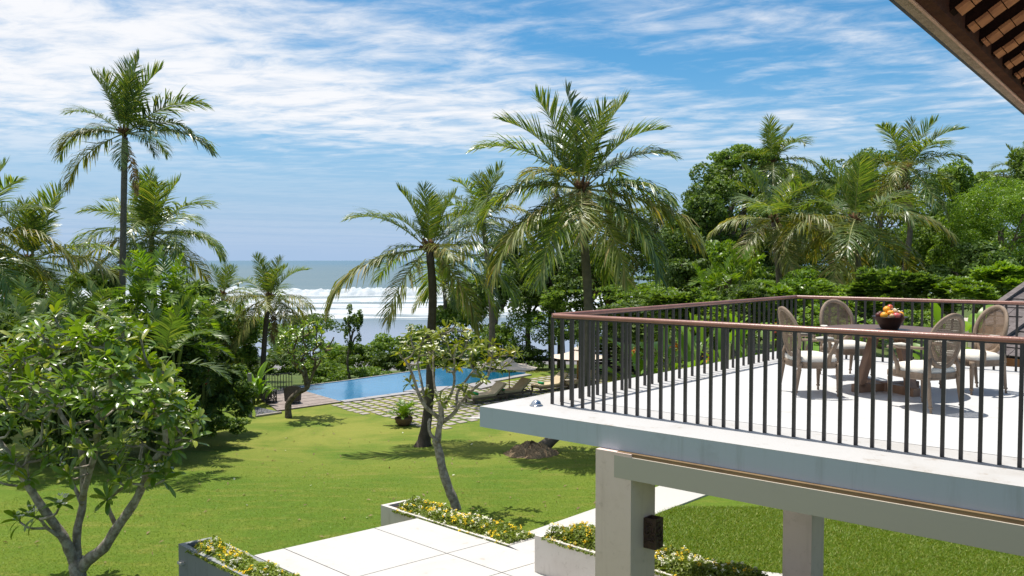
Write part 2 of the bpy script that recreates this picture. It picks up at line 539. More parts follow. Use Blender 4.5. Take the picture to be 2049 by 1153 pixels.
M['pot'] = plain('clay_pot', (0.17, 0.10, 0.065), (0.11, 0.068, 0.048), 8, 0.7, 0.3, 0.3, 40)
M['soil'] = plain('soil', (0.055, 0.038, 0.026), (0.09, 0.062, 0.04), 8, 0.95, 0.1, 0.6, 30)
M['pebble'] = plain('grey_pebble', (0.10, 0.10, 0.11), (0.22, 0.22, 0.23), 20, 0.7)
M['paver'] = stained('grey_paver', (0.34, 0.30, 0.265), (0.27, 0.24, 0.215), (0.20, 0.17, 0.15), 1.0, 2.0, 0.8)
M['coping'] = stained('pool_coping', (0.33, 0.315, 0.32), (0.26, 0.25, 0.255), (0.22, 0.21, 0.21), 1.0, 2.0, 0.7)
M['greypost'] = plain('grey_timber_post', (0.24, 0.235, 0.225), (0.33, 0.32, 0.31), 8, 0.85, 0.2, 0.4, 40)
M['mulch'] = plain('brown_mulch', (0.36, 0.26, 0.16), (0.18, 0.125, 0.08), 26, 0.95, 0.1, 1.0, 60)
M['blackwood'] = plain('black_timber', (0.018, 0.016, 0.015), (0.03, 0.026, 0.024), 6, 0.6)

# lawn and terrain: mown grass with worn and yellowed patches, sand near the sea
m, t = mat('lawn')
tcn = t.n('ShaderNodeTexCoord')
po = tcn.outputs['Object']
na = t.n('ShaderNodeTexNoise', ins={'Vector': po, 'Scale': 0.28, 'Detail': 7.0, 'Roughness': 0.62, 'Distortion': 0.6})
mpb = t.n('ShaderNodeMapping', ins={0: po, 2: (0, 0, R(12)), 3: (0.6, 2.4, 1)})
nb = t.n('ShaderNodeTexNoise', ins={'Vector': mpb.outputs[0], 'Scale': 1.1, 'Detail': 9.0, 'Roughness': 0.72})
nc = t.n('ShaderNodeTexNoise', ins={'Vector': po, 'Scale': 16.0, 'Detail': 7.0, 'Roughness': 0.78})
nd_ = t.n('ShaderNodeTexNoise', ins={'Vector': po, 'Scale': 75.0, 'Detail': 4.0, 'Roughness': 0.7})
c = t.mix(t.ramp(na.outputs[0], 0.36, 0.64), (0.112, 0.196, 0.018), (0.165, 0.228, 0.024))
c = t.mix(t.math('MULTIPLY', t.ramp(nb.outputs[0], 0.46, 0.68), 0.75), c, (0.255, 0.250, 0.046))
c = t.mix(t.math('MULTIPLY', t.ramp(nb.outputs[0], 0.60, 0.76), 0.6), c, (0.36, 0.30, 0.14))
c = t.mix(t.math('MULTIPLY', t.ramp(nc.outputs[0], 0.46, 0.30), 0.0), c, (0.05, 0.09, 0.012))
fine = t.math('MULTIPLY_ADD', nc.outputs[0], 0.9, t.math('MULTIPLY', nd_.outputs[0], 0.7))
c = t.mix(t.math('MULTIPLY', t.ramp(fine, 0.95, 0.62), 0.72), c, (0.070, 0.118, 0.012))
sp = t.n('ShaderNodeSeparateXYZ', ins={0: po})
dry = t.math('MULTIPLY', t.ramp(sp.outputs[1], 19.0, 29.0), t.math('MULTIPLY_ADD', t.ramp(na.outputs[0], 0.35, 0.6), 0.36, 0.06))
c = t.mix(dry, c, (0.36, 0.325, 0.08))
wild = t.math('MAXIMUM', t.ramp(sp.outputs[2], -0.12, -0.5), t.ramp(sp.outputs[1], 47.0, 53.0))
c = t.mix(wild, c, t.mix(t.ramp(nb.outputs[0], 0.4, 0.6), (0.05, 0.085, 0.02), (0.12, 0.15, 0.035)))
sand = t.ramp(sp.outputs[2], -6.2, -7.4)
c = t.mix(sand, c, (0.20, 0.19, 0.19))
bp = t.n('ShaderNodeBump', ins={'Strength': 0.75, 'Distance': 0.04, 'Height': fine})
b = t.n('ShaderNodeBsdfPrincipled', ins={'Base Color': c, 'Roughness': 0.85, 'Specular IOR Level': 0.15, 'Normal': bp.outputs[0]})
finish(t, b.outputs[0])
M['lawn'] = m
M['blade'] = leaf('grass_blade', (0.120, 0.205, 0.016), (0.205, 0.290, 0.036), (0.34, 0.35, 0.09), trans=0.35, rough=0.5, spec=0.3, tmul=(1.3, 1.3, 0.4))

# pool water
m, t = mat('pool_water')
tcn = t.n('ShaderNodeTexCoord')
nw = t.n('ShaderNodeTexNoise', ins={'Vector': tcn.outputs['Object'], 'Scale': 3.0, 'Detail': 5.0, 'Roughness': 0.6})
nl = t.n('ShaderNodeTexNoise', ins={'Vector': tcn.outputs['Object'], 'Scale': 0.25, 'Detail': 3.0})
bp = t.n('ShaderNodeBump', ins={'Strength': 0.30, 'Distance': 0.05, 'Height': nw.outputs[0]})
sp = t.n('ShaderNodeSeparateXYZ', ins={0: tcn.outputs['Object']})
deep = t.ramp(sp.outputs[0], -3.4, -1.2)
cw = t.mix(t.ramp(nl.outputs[0], 0.4, 0.6), (0.030, 0.150, 0.290), (0.040, 0.18, 0.33))
cw = t.mix(deep, cw, (0.006, 0.09, 0.17))
b = t.n('ShaderNodeBsdfPrincipled', ins={'Base Color': cw, 'Roughness': 0.09, 'IOR': 1.33, 'Specular IOR Level': 0.5, 'Normal': bp.outputs[0]})
finish(t, b.outputs[0])
M['water'] = m

# sea with foam bands near the shore
m, t = mat('sea_water')
tcn = t.n('ShaderNodeTexCoord')
po = tcn.outputs['Object']
sp = t.n('ShaderNodeSeparateXYZ', ins={0: po})
mpw = t.n('ShaderNodeMapping', ins={0: po, 3: (0.012, 0.05, 1)})
n_w = t.n('ShaderNodeTexNoise', ins={'Vector': mpw.outputs[0], 'Scale': 1.0, 'Detail': 8.0, 'Roughness': 0.66})
mpf = t.n('ShaderNodeMapping', ins={0: po, 3: (0.013, 0.062, 1)})
n_f = t.n('ShaderNodeTexNoise', ins={'Vector': mpf.outputs[0], 'Scale': 1.0, 'Detail': 9.0, 'Roughness': 0.7, 'Distortion': 0.6})
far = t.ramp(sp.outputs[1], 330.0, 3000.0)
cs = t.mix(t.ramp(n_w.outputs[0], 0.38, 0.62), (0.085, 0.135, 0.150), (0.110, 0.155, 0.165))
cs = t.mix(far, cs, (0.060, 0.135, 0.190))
band = t.math('MULTIPLY', t.ramp(sp.outputs[1], 132.0, 215.0), t.ramp(sp.outputs[1], 345.0, 318.0))
fo = t.math('ADD', t.math('MULTIPLY', band, 0.44), t.math('MULTIPLY', n_f.outputs[0], 0.95))
foam = t.math('MULTIPLY', t.ramp(fo, 0.82, 0.93), t.ramp(band, 0.02, 0.20))
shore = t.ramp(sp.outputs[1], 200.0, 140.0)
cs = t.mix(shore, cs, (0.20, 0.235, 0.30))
cs = t.mix(foam, cs, t.mix(t.ramp(n_f.outputs[0], 0.35, 0.65), (0.38, 0.42, 0.45), (0.55, 0.56, 0.57)))
bpw = t.n('ShaderNodeBump', ins={'Strength': 0.5, 'Distance': 0.6, 'Height': n_w.outputs[0]})
rg = t.math('MULTIPLY_ADD', foam, 0.5, 0.32)
b = t.n('ShaderNodeBsdfPrincipled', ins={'Base Color': cs, 'Roughness': rg, 'IOR': 1.33, 'Specular IOR Level': 0.22, 'Normal': bpw.outputs[0]})
finish(t, b.outputs[0])
M['sea'] = m
M['foam'] = plain('sea_foam', (0.52, 0.54, 0.56), (0.36, 0.41, 0.44), 0.35, 0.9, 0.1, 0.6, 2.0)

# ------------------------------------------------------------------ ground, sea
xs = np.concatenate([np.linspace(-260, -32, 40), np.linspace(-30, 30, 121), np.linspace(32, 260, 40)])
ys = np.concatenate([np.linspace(-30, 8, 10), np.linspace(9, 60, 103), np.linspace(61, 150, 60)])
X, Y = np.meshgrid(xs, ys)
Z = gz(X, Y)
V = np.c_[X.ravel(), Y.ravel(), Z.ravel()]
nx, ny = len(xs), len(ys)
i = np.arange(nx * ny).reshape(ny, nx)
F = np.stack([i[:-1, :-1], i[:-1, 1:], i[1:, 1:], i[1:, :-1]], -1).reshape(-1, 4)
tag(link('ground', np_mesh('ground', V, F), M['lawn'], smooth=True), kind='structure')

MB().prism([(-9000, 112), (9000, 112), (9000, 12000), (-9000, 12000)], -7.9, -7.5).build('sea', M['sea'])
tag(bpy.data.objects['sea'], kind='structure')


def breaker(y0, h, wdt, x0, x1, seed):
    """a rolling crest of foam"""
    r_ = np.random.default_rng(seed)
    nx_, nv = 260, 9
    xx = np.linspace(x0, x1, nx_)
    hh = np.zeros(nx_)
    for k in range(1, 9):
        hh += r_.normal() / k ** 0.7 * np.sin(xx * 0.011 * k * 1.7 + r_.uniform(0, 6))
    hh = h * (0.72 + 0.16 * hh) * np.clip(np.minimum(xx - x0, x1 - xx) / 40, 0, 1)
    hh = np.maximum(hh, 0.05)
    V = []
    for j in range(nv):
        tt = j / (nv - 1)
        prof = math.sin(math.pi * tt) ** 0.7
        jit = r_.normal(0, 0.14, nx_) * h * prof
        V.append(np.c_[xx, y0 + (tt - 0.5) * wdt + 6 * np.sin(xx * 0.013), -7.56 + hh * prof + jit])
    V = np.vstack(V)
    idx = np.arange(nx_ * nv).reshape(nv, nx_)
    F = np.stack([idx[:-1, :-1], idx[:-1, 1:], idx[1:, 1:], idx[1:, :-1]], -1).reshape(-1, 4)
    return V, F


for k, (y0, h, wd, x0, x1) in enumerate([(312, 3.3, 16, -230, 40), (262, 0.8, 9, -200, 60)]):
    V, F = breaker(y0, h, wd, x0, x1, 5 + k)
    tag(link('breaking_wave', np_mesh('breaking_wave', V, F), M['foam'], smooth=True), kind='structure')

# ------------------------------------------------------------------ terrace
FL = 4.9
A = onz(1105, 808.6, FL)
D = onz(2040, 935.5, FL)
B = onz(1591, 711.0, FL)
S = onz(960, 813.0, FL)
S2 = onz(2049, 974.5, FL)
u = (D - A) / np.linalg.norm(D - A)
v = (B - A) / np.linalg.norm(B - A)
ue = (S2 - S) / np.linalg.norm(S2 - S)
LAB = np.linalg.norm(B - A)


def line_hit(p, d, q, e):
    """point where p+s d meets q+t e, in plan"""
    Mx = np.array([[d[0], -e[0]], [d[1], -e[1]]])
    s, _ = np.linalg.solve(Mx, (q - p)[:2])
    return p + d * s


FAR = B + v * 0.55
N2 = line_hit(S, v, FAR, u)
E1 = S + ue * 7.2
E2 = E1 + v * np.linalg.norm(N2 - S)
terr = thing('terrace', (*((A + D) / 2)[:2], 1.6), 'cream upper terrace on stone columns at the right, with blue-grey slab edge', 'terrace')
SLAB = 0.225
# fascia (slab body), paved top 4 mm above it
MB().prism([S, E1, E2, N2], FL - SLAB, FL - 0.006).build('slab', M['fascia'], terr)
ins_ = 0.0
MB().prism([S, E1, E2, N2], FL - 0.006, FL).build('paved_edge', M['render'], terr)
q0 = A + (u + v) * 0.33
q1 = q0 + u * 6.2
q2 = q1 + v * (LAB - 0.75)
q3 = q0 + v * (LAB - 0.75)
MB().prism([q0, q1, q2, q3], FL + 0.001, FL + 0.004).build('floor', M['floor'], terr)
hf = MB().prism([(-5, -9, 0), (11, -9, 0), (11, 2.9, 0), (-5, 2.9, 0)], FL - SLAB, FL + 0.002).build('balcony_floor', M['floor'])
tag(hf, kind='structure')
# column and beam under the slab
CW = 0.40
cz = FL - SLAB
c0 = onz(1192, 897.3, cz)           # top left corner of the near column
ub = ue
c1 = c0 + ub * 0.385
c2 = c1 + v * 0.40
c3 = c0 + v * 0.40
MB().prism([c0, c1, c2, c3], 0.3, cz - 0.004).build('column', M['column'], terr)
BH = 0.245
b0 = c0 + ub * 0.205 - np.array([-ub[1], ub[0], 0]) * 0.0
nrm = np.array([ub[1], -ub[0], 0.0])
if nrm[1] > 0:
    nrm = -nrm                       # points out of the terrace, to the viewer
b0 = b0 + nrm * 0.003
b1 = b0 + ub * 7.0
bt = MB().prism([b0, b1, b1 - nrm * 0.36, b0 - nrm * 0.36], cz - BH, cz - 0.032)
bt.build('beam', M['beam'], terr)
MB().prism([b0 + ub * 0.02 - nrm * 0.02, b1 - nrm * 0.02, b1 - nrm * 0.34, b0 + ub * 0.02 - nrm * 0.34], cz - 0.032, cz - 0.001).build('beam_strip', M['strip'], terr)
d0 = at(1567.5, 996, 10.3)
d0 = np.array([d0[0], d0[1], 0])
MB().prism([d0, d0 + ub * 0.375, d0 + ub * 0.375 + v * 0.40, d0 + v * 0.40], 0.3, cz - 0.02).build('column', M['column'], terr)
# beam from the near column towards the far one
MB().prism([c3 + ub * 0.05, c3 + ub * 0.33, c3 + ub * 0.33 + v * 4.6, c3 + ub * 0.05 + v * 4.6], cz - BH + 0.02, cz - 0.003).build('beam', M['beam'], terr)

# chrome dome light on the slab edge
p = onz(1073, 812, FL)
dl = thing('dome_light', p, 'small chrome dome set on the bare corner of the terrace slab', 'lamp')
MB().lathe([(0.072, 0), (0.075, 0.006), (0.062, 0.012)], p, 20).build('base_ring', M['steel'], dl, True)
MB().lathe([(0.058, 0.010), (0.055, 0.028), (0.042, 0.048), (0.022, 0.060), (0.002, 0.064)], p, 20).build('dome', M['steel'], dl, True)

# carved wall lamp on the column's inner face
lm = thing('wall_lamp', c1 + v * 0.25 + np.array([0, 0, -0.5]), 'dark carved wooden wall lamp fixed to the side of the near stone column', 'wall lamp')
lp = c1 + v * 0.27
tz, bz = FL - 0.875, FL - 1.165
lc = lp + ub * 0.066
fr = np.array([ub, v, [0, 0, 1]]).T
wl, wt = 0.128, 0.016
for sgn in (-1, 1):
    MB().box(lc + ub * sgn * (wl / 2 - wt / 2) + np.array([0, 0, (tz + bz) / 2]) - np.array([0, 0, lc[2]]), (wt, wl, tz - bz), fr).build('panel', M['lampwood'], lm)
    MB().box(lc + v * sgn * (wl / 2 - wt / 2) + np.array([0, 0, (tz + bz) / 2]) - np.array([0, 0, lc[2]]), (wl - 2 * wt - 0.002, wt, tz - bz), fr).build('panel', M['lampwood'], lm)
orn = MB()
r_ = np.random.default_rng(4)
for face in range(2):
    for k in range(16):
        a_, b_ = r_.uniform(-0.042, 0.042), r_.uniform(-0.115, 0.115)
        off = (-v if face == 0 else ub) * (wl / 2 + 0.004)
        side = ub if face == 0 else v
        ctr = lc + off + side * a_
        ctr = np.array([ctr[0], ctr[1], (tz + bz) / 2 + b_])
        an = r_.uniform(0, 6.28)
        tdir = side * math.cos(an) + np.array([0, 0, 1]) * math.sin(an)
        sdir = -side * math.sin(an) + np.array([0, 0, 1]) * math.cos(an)
        pts = [ctr + tdir * (s_ * 0.028) + sdir * (0.012 * math.sin(s_ * 3)) for s_ in np.linspace(-1, 1, 5)]
        orn.tube(pts, [0.004, 0.008, 0.009, 0.007, 0.003], 5)
orn.build('carving', M['lampwood'], lm, True)
MB().box([lc[0], lc[1], bz + 0.012], (wl - 2 * wt - 0.004, wl - 2 * wt - 0.004, 0.02), fr).build('bottom', M['lampwood'], lm)

# railing
rail = thing('railing', (A[0], A[1], FL), 'black metal balustrade with reddish wooden handrail round the upper terrace', 'railing')
HR = 0.985


def rail_pts(p, d, L, h=HR):
    return p + np.array([0, 0, h]), p + d * L + np.array([0, 0, h])


RC = B + u * 6.0


def handrail(p, q, e0=0.0, e1=0.0):
    d = (q - p) / np.linalg.norm(q - p)
    s = np.array([-d[1], d[0], 0])
    wd, th = 0.033, 0.023
    prof = [(-1, -.55), (-.8, -1), (.8, -1), (1, -.55), (1, .3), (.72, .85), (.3, 1), (-.3, 1), (-.72, .85), (-1, .3)]
    n = len(prof)
    V = []
    for base, m_ in ((p, e0), (q, e1)):
        for a_, b_ in prof:
            V.append(base + s * a_ * wd + np.array([0, 0, b_ * th]) + d * (a_ * wd * m_))
    F = [(k, (k + 1) % n, n + (k + 1) % n, n + k) for k in range(n)] + [tuple(range(n - 1, -1, -1)), tuple(range(n, 2 * n))]
    return MB().add(V, F)


UP = np.array([0, 0, 1.0])
Dx = A + u * (np.linalg.norm(D - A) + 1.4)
o_ = UP * HR
handrail(A + o_, Dx + o_, -1.0, 0).build('handrail', M['rail'], rail, True)
handrail(A + o_, B + o_, 1.0, -1.0).build('handrail', M['rail'], rail, True)
handrail(B + o_, RC + o_, -1.0, 0).build('handrail', M['rail'], rail, True)
for o in list(rail.children):
    o.data.set_sharp_from_angle(angle=R(40))
BW = 0.030


def bal_mesh(d):
    fr_ = np.array([d, [-d[1], d[0], 0], [0, 0, 1]]).T
    q = MB().box((0, 0, (HR - 0.02) / 2), (BW, BW * 0.9, HR - 0.02), fr_)
    me = bpy.data.meshes.new('baluster')
    me.from_pydata(np.vstack(q.v).tolist(), [], q.f)
    me.materials.append(M['iron'])
    return me


mu, mv = bal_mesh(u), bal_mesh(v)
LAD = np.linalg.norm(D - A)
sp_u = LAD / 33
for k in range(0, 43):
    inst('baluster', mu, rail, tuple(u * sp_u * k))
for k in range(1, 38):
    inst('baluster', mv, rail, tuple(v * (LAB / 38) * k))
for k in range(0, 40):
    inst('baluster', mu, rail, tuple((B - A) + u * 0.135 * k))
for a_, b_, d in ((A, Dx, u), (A, B, v), (B, RC, u)):
    MB().bar(a_ + UP * (HR - 0.032), b_ + UP * (HR - 0.032), 0.022, 0.012).build('top_bar', M['iron'], rail)

# ------------------------------------------------------------------ dining table, chairs, fruit
T0 = onz(1772, 782, FL)
table = thing('dining_table', T0, 'round brown wooden table between the four cane chairs', 'table')
TR, TH = 0.72, 0.755
MB().lathe([(TR - 0.03, TH - 0.040), (TR - 0.004, TH - 0.030), (TR, TH - 0.015), (TR - 0.006, TH - 0.002), (TR - 0.02, TH)], T0, 64).build('tabletop', M['tabletop'], table)
MB().lathe([(0.40, TH - 0.085), (0.42, TH - 0.041)], T0, 40).build('apron', M['tablewood'], table)
for k in range(4):
    a_ = R(18 + 90 * k)
    d = np.array([math.cos(a_), math.sin(a_), 0])
    p0 = T0 + d * 0.40 + UP * 0.07
    p1 = T0 + d * 0.19 + UP * (TH - 0.086)
    MB().bar(p0, p1, 0.10, 0.075, tuple(d)).build('leg', M['tablewood'], table)
    MB().bar(T0 + d * 0.06 + UP * 0.052, T0 + d * 0.47 + UP * 0.052, 0.10, 0.10).build('foot', M['tablewood'], table)
MB().lathe([(0.085, 0.004), (0.085, 0.112), (0.05, 0.118)], T0, 16).build('hub', M['tablewood'], table)

bw = T0 + np.array([0.02, -0.03, TH + 0.001])
BOWL_S = 0.84
bowl = thing('fruit_bowl', bw, 'dark flared bowl of fruit in the middle of the round table', 'bowl')
MB().lathe([(0.105, 0), (0.115, 0.006), (0.16, 0.09), (0.205, 0.165), (0.235, 0.180), (0.236, 0.187), (0.20, 0.178), (0.15, 0.10), (0.09, 0.05), (0.001, 0.05)], (0, 0, 0), 40).build('bowl_body', M['bowl'], None, True)
bo = bpy.data.objects['bowl_body']
bo.parent = bowl
bo.scale = (BOWL_S,) * 3


def fruit(name, m_, off, r, label, cat, leafy=False):
    pt = bw + np.array(off) * BOWL_S
    r = r * BOWL_S if np.isscalar(r) else tuple(q_ * BOWL_S for q_ in r)
    f = MB().ball((0, 0, 0), r, 16, 11).build(name, m_, None, True)
    f.location = pt
    tag(f, label, cat)
    stalk = MB().tube([(0, 0, (r if np.isscalar(r) else r[2]) * 0.9), (0.004, 0, (r if np.isscalar(r) else r[2]) * 1.18)], 0.005, 6).build('stalk', M['stem'])
    stalk.parent = f
    return f


fruit('orange', M['orange'], (-0.125, -0.09, 0.205), 0.052, 'orange at the front left of the fruit bowl', 'orange')
fruit('orange', M['orange'], (-0.045, 0.0, 0.285), 0.050, 'orange resting highest on the left of the fruit pile', 'orange')
fruit('orange', M['orange'], (0.135, -0.05, 0.205), (0.046, 0.046, 0.055), 'oblong orange fruit at the right end of the fruit bowl', 'orange')
fruit('apple', M['apple'], (0.02, 0.04, 0.315), 0.043, 'red apple on top of the fruit pile', 'apple')
fruit('dragon_fruit', M['dragon'], (0.035, -0.125, 0.205), (0.055, 0.048, 0.044), 'pinkish red fruit at the front of the bowl', 'fruit')
fruit('langsat', M['langsat'], (-0.035, -0.14, 0.200), 0.036, 'small tan fruit beside the pink one at the bowl front', 'fruit')
fruit('mangosteen', M['mangosteen'], (-0.175, -0.02, 0.205), 0.040, 'dark purple round fruit at the left end of the bowl', 'mangosteen')
fruit('mangosteen', M['mangosteen'], (0.095, -0.12, 0.205), 0.036, 'dark brownish fruit between the pink fruit and the right orange', 'mangosteen')
fruit('mango', M['orange'], (-0.02, -0.07, 0.245), (0.055, 0.036, 0.034), 'flattened orange mango in the middle of the fruit pile', 'mango')
fruit('pear', M['langsat'], (0.10, 0.06, 0.23), (0.045, 0.045, 0.06), 'brown pear at the back right of the fruit pile', 'pear')
fruit('mangosteen', M['mangosteen'], (-0.10, 0.08, 0.215), 0.042, 'dark fruit at the back of the bowl behind the top orange', 'mangosteen')


def petals(c, r, n, m_, tilt=0.35):
    q = MB()
    for k in range(n):
        a_ = 2 * math.pi * k / n
        d = np.array([math.cos(a_), math.sin(a_), tilt])
        s = np.array([-math.sin(a_), math.cos(a_), 0])
        c_ = np.asarray(c, float)
        q.add([c_, c_ + d * r * 0.55 + s * r * 0.32, c_ + d * r, c_ + d * r * 0.55 - s * r * 0.32], [(0, 1, 2, 3)])
    return q


for off, r, lb_ in (((0.06, -0.03, 0.285), 0.05, 'largest white flower, at the top of the fruit pile'), ((0.09, -0.09, 0.26), 0.045, 'white flower above the pink fruit, toward the right orange'), ((0.03, -0.07, 0.27), 0.035, 'smallest white flower, left of the others on the fruit')):
    f = petals((0, 0, 0), r, 5, None).build('frangipani_flower', M['white_petal'])
    f.location = bw + np.array(off) * BOWL_S
    tag(f, lb_, 'flower', 'white flowers on the fruit')


def leg_prof(h):
    return [(0.010, 0.0), (0.014, 0.012), (0.013, 0.03), (0.010, 0.045), (0.022, 0.058), (0.024, 0.068), (0.015, 0.078), (0.018, 0.09), (0.0265, h - 0.08), (0.022, h - 0.065), (0.030, h - 0.055), (0.030, h)]


def make_chair():
    ch = thing('armchair', (0, 0, 0), 'chair', 'chair', 'oval-backed cane armchairs round the table')
    H = 0.40
    W2, Dp = 0.265, 0.245
    for sx in (-1, 1):
        MB().lathe(leg_prof(H), (sx * (W2 - 0.02), Dp - 0.02, 0), 12).build('leg', M['chairwood'], ch, True)
        # splayed back leg
        q = MB().lathe(leg_prof(H), (0, 0, 0), 12)
        Vv = np.vstack(q.v)
        k = (H - Vv[:, 2]) / H
        Vv = Vv + np.c_[np.full(len(Vv), sx * (W2 - 0.045)), -(Dp - 0.02) - 0.055 * k, np.zeros(len(Vv))]
        MB().add(Vv, q.f).build('leg', M['chairwood'], ch, True)
    # seat rail, two mouldings
    sh = []
    for a_ in np.linspace(0, 2 * np.pi, 28, endpoint=False):
        cx_, sy_ = math.cos(a_), math.sin(a_)
        k = (abs(cx_) ** 4 + abs(sy_) ** 4) ** -0.25
        sh.append((cx_ * k * (W2 + (0.03 if sy_ > 0 else 0.0) * sy_), sy_ * k * Dp))
    sh = np.array(sh)
    mb = MB()
    mb.prism(np.c_[sh, np.zeros(len(sh))], H - 0.055, H + 0.005)
    mb.prism(np.c_[sh * 1.035, np.zeros(len(sh))], H - 0.012, H + 0.012)
    mb.prism(np.c_[sh * 1.02, np.zeros(len(sh))], H - 0.062, H - 0.045)
    mb.build('seat_rail', M['chairwood'], ch)
    # cushion, domed
    V, F = [], []
    rings = [(0.985, 0.012), (0.995, 0.035), (0.95, 0.062), (0.80, 0.085), (0.55, 0.098), (0.25, 0.104), (0.01, 0.106)]
    n = len(sh)
    for s_, z_ in rings:
        V.append(np.c_[sh * s_, np.full(n, H + z_)])
    for r_i in range(len(rings) - 1):
        for k in range(n):
            F.append((r_i * n + k, r_i * n + (k + 1) % n, (r_i + 1) * n + (k + 1) % n, (r_i + 1) * n + k))
    MB().add(np.vstack(V), F).build('cushion', M['linen'], ch, True)
    # oval back, tilted backwards
    tilt = R(13)
    bc = np.array([0, -Dp - 0.045, H + 0.345])
    ax = np.array([1.0, 0, 0])
    ay = np.array([0, -math.sin(tilt), math.cos(tilt)])
    an = np.cross(ax, ay)
    rx, ry = 0.225, 0.285
    N = 44

    def curve(th, k=1.0):
        # the back bows round the sitter a little
        p = bc + ax * rx * k * math.cos(th) + ay * ry * k * math.sin(th)
        return p - an * 0.05 * (math.cos(th) * k) ** 2 * 0 + np.array([0, 0.045 * (math.cos(th) * k) ** 2, 0])
    pts = [curve(t_) for t_ in np.linspace(0, 2 * np.pi, N + 1)]
    P = np.array(pts)
    V, F = [], []
    sec = [(-.026, -.010), (.0, -.017), (.026, -.010), (.026, .010), (.0, .017), (-.026, .010)]
    for k in range(N):
        th = 2 * np.pi * k / N
        out = ax * math.cos(th) * ry + ay * math.sin(th) * rx
        out /= np.linalg.norm(out)
        for a_, b_ in sec:
            V.append(P[k] + out * a_ + an * b_)
    ns = len(sec)
    for k in range(N):
        k2 = (k + 1) % N
        for j in range(ns):
            j2 = (j + 1) % ns
            F.append((k * ns + j, k * ns + j2, k2 * ns + j2, k2 * ns + j))
    MB().add(V, F).build('back_frame', M['chairwood'], ch, True)
    # cane weave: strands both ways and on the diagonals
    mb = MB()

    def strand(p2, q2, wd=0.0052, off=0.0):
        pp = []
        for s_ in np.linspace(0, 1, 6):
            a_ = p2[0] + (q2[0] - p2[0]) * s_
            b_ = p2[1] + (q2[1] - p2[1]) * s_
            pp.append(bc + ax * a_ + ay * b_ + np.array([0, 0.045 * (a_ / rx) ** 2, 0]) + an * off)
        pp = np.array(pp)
        d = pp[-1] - pp[0]
        L = np.linalg.norm(d)
        if L < 0.02:
            return
        sd = np.cross(d / L, an) * wd / 2
        Vv = np.vstack([pp + sd, pp - sd])
        mb.add(Vv, [(i_, i_ + 1, 6 + i_ + 1, 6 + i_) for i_ in range(5)])
    rxi, ryi = rx - 0.02, ry - 0.02
    for s_ in np.linspace(-0.95, 0.95, 23):
        c_ = math.sqrt(max(1 - s_ * s_, 0))
        strand((s_ * rxi, -c_ * ryi), (s_ * rxi, c_ * ryi), 0.0098)
    for s_ in np.linspace(-0.96, 0.96, 29):
        c_ = math.sqrt(max(1 - s_ * s_, 0))
        strand((-c_ * rxi, s_ * ryi), (c_ * rxi, s_ * ryi), 0.0098, 0.0015)
    mb.build('cane_panel', M['cane'], ch)
    for sx in (-1, 1):
        # upright joining back to seat
        p0 = np.array([sx * (W2 - 0.045), -Dp + 0.0, H - 0.03])
        p1 = bc + ax * sx * rx * 0.80 - ay * ry * 0.62 + np.array([0, 0.03, 0])
        MB().tube([p0, (p0 + p1) / 2 + np.array([sx * 0.012, -0.004, 0]), p1], [0.026, 0.022, 0.02], 10).build('back_post', M['chairwood'], ch, True)
        # arm: curved post and rest with a pad
        q0_ = np.array([sx * (W2 + 0.002), 0.09, H - 0.02])
        q1_ = np.array([sx * (W2 + 0.025), 0.10, H + 0.10])
        q2_ = np.array([sx * (W2 + 0.035), 0.155, H + 0.20])
        q3_ = np.array([sx * (W2 + 0.035), 0.175, H + 0.255])
        MB().tube([q0_, q1_, q2_, q3_], [0.026, 0.023, 0.022, 0.024], 10).build('arm_post', M['chairwood'], ch, True)
        e0_ = bc + ax * sx * (rx * 0.98) + ay * (-0.075)
        e0_[1] += 0.05
        e1_ = np.array([sx * (W2 + 0.045), -0.06, H + 0.275])
        e2_ = np.array([sx * (W2 + 0.045), 0.12, H + 0.268])
        e3_ = np.array([sx * (W2 + 0.035), 0.205, H + 0.255])
        MB().tube([e0_, e1_, e2_, e3_], [0.020, 0.023, 0.027, 0.024], 10, flat=0.75).build('arm_rest', M['chairwood'], ch, True)
        MB().tube([e1_ + UP * 0.024 + np.array([0, -0.02, 0]), (e1_ + e2_) / 2 + UP * 0.030, e2_ + UP * 0.024], [0.020, 0.029, 0.020], 10, flat=0.6).build('arm_pad', M['linen'], ch, True)
    return ch


chair = make_chair()
spots = [((4.55 - 1.0, 9.12), None, 'cane armchair at the left of the table, seen from behind its oval back'),
         (None, None, ''), (None, None, ''), (None, None, '')]
cw_ = onz(1620, 788, FL)
cn_ = onz(1692, 755, FL)
cs_ = onz(1848, 816, FL)
ce_ = onz(1944, 783, FL)
defs = [(cw_, (1.0, 0.08), 'cane armchair on the left side of the round table, facing right'),
        (cn_, (0.10, -1.0), 'cane armchair on the far side of the table, facing the viewer by the rail'),
        (cs_, (-0.36, 0.93), 'cane armchair nearest the viewer, its caned back turned to the front rail'),
        (ce_, (-1.0, -0.20), 'cane armchair on the right side of the table, in front of the shingle roofs')]
for k, (pt, fc, lb) in enumerate(defs):
    c_ = chair if k == 0 else copy_tree(chair)
    c_.location = tuple(pt)
    c_.rotation_euler = (0, 0, math.atan2(-fc[0], fc[1]))
    c_['label'] = lb

# ------------------------------------------------------------------ roof eave over the terrace
EH = EYE + 1.5
e_a = onz(1783, -2, EH)
e_b = onz(2051, 229, EH)
ev = (e_b - e_a) / np.linalg.norm(e_b - e_a)
eu = np.array([ev[1], -ev[0], 0])        # inwards, towards the house
eave = thing('roof_eave', e_a, 'brown timber roof eave with close-set rafters, cutting across the top right corner', 'roof')
Lm, Lp = 3.0, 6.0
ea, eb = e_a - ev * Lm, e_a + ev * (Lm + Lp)


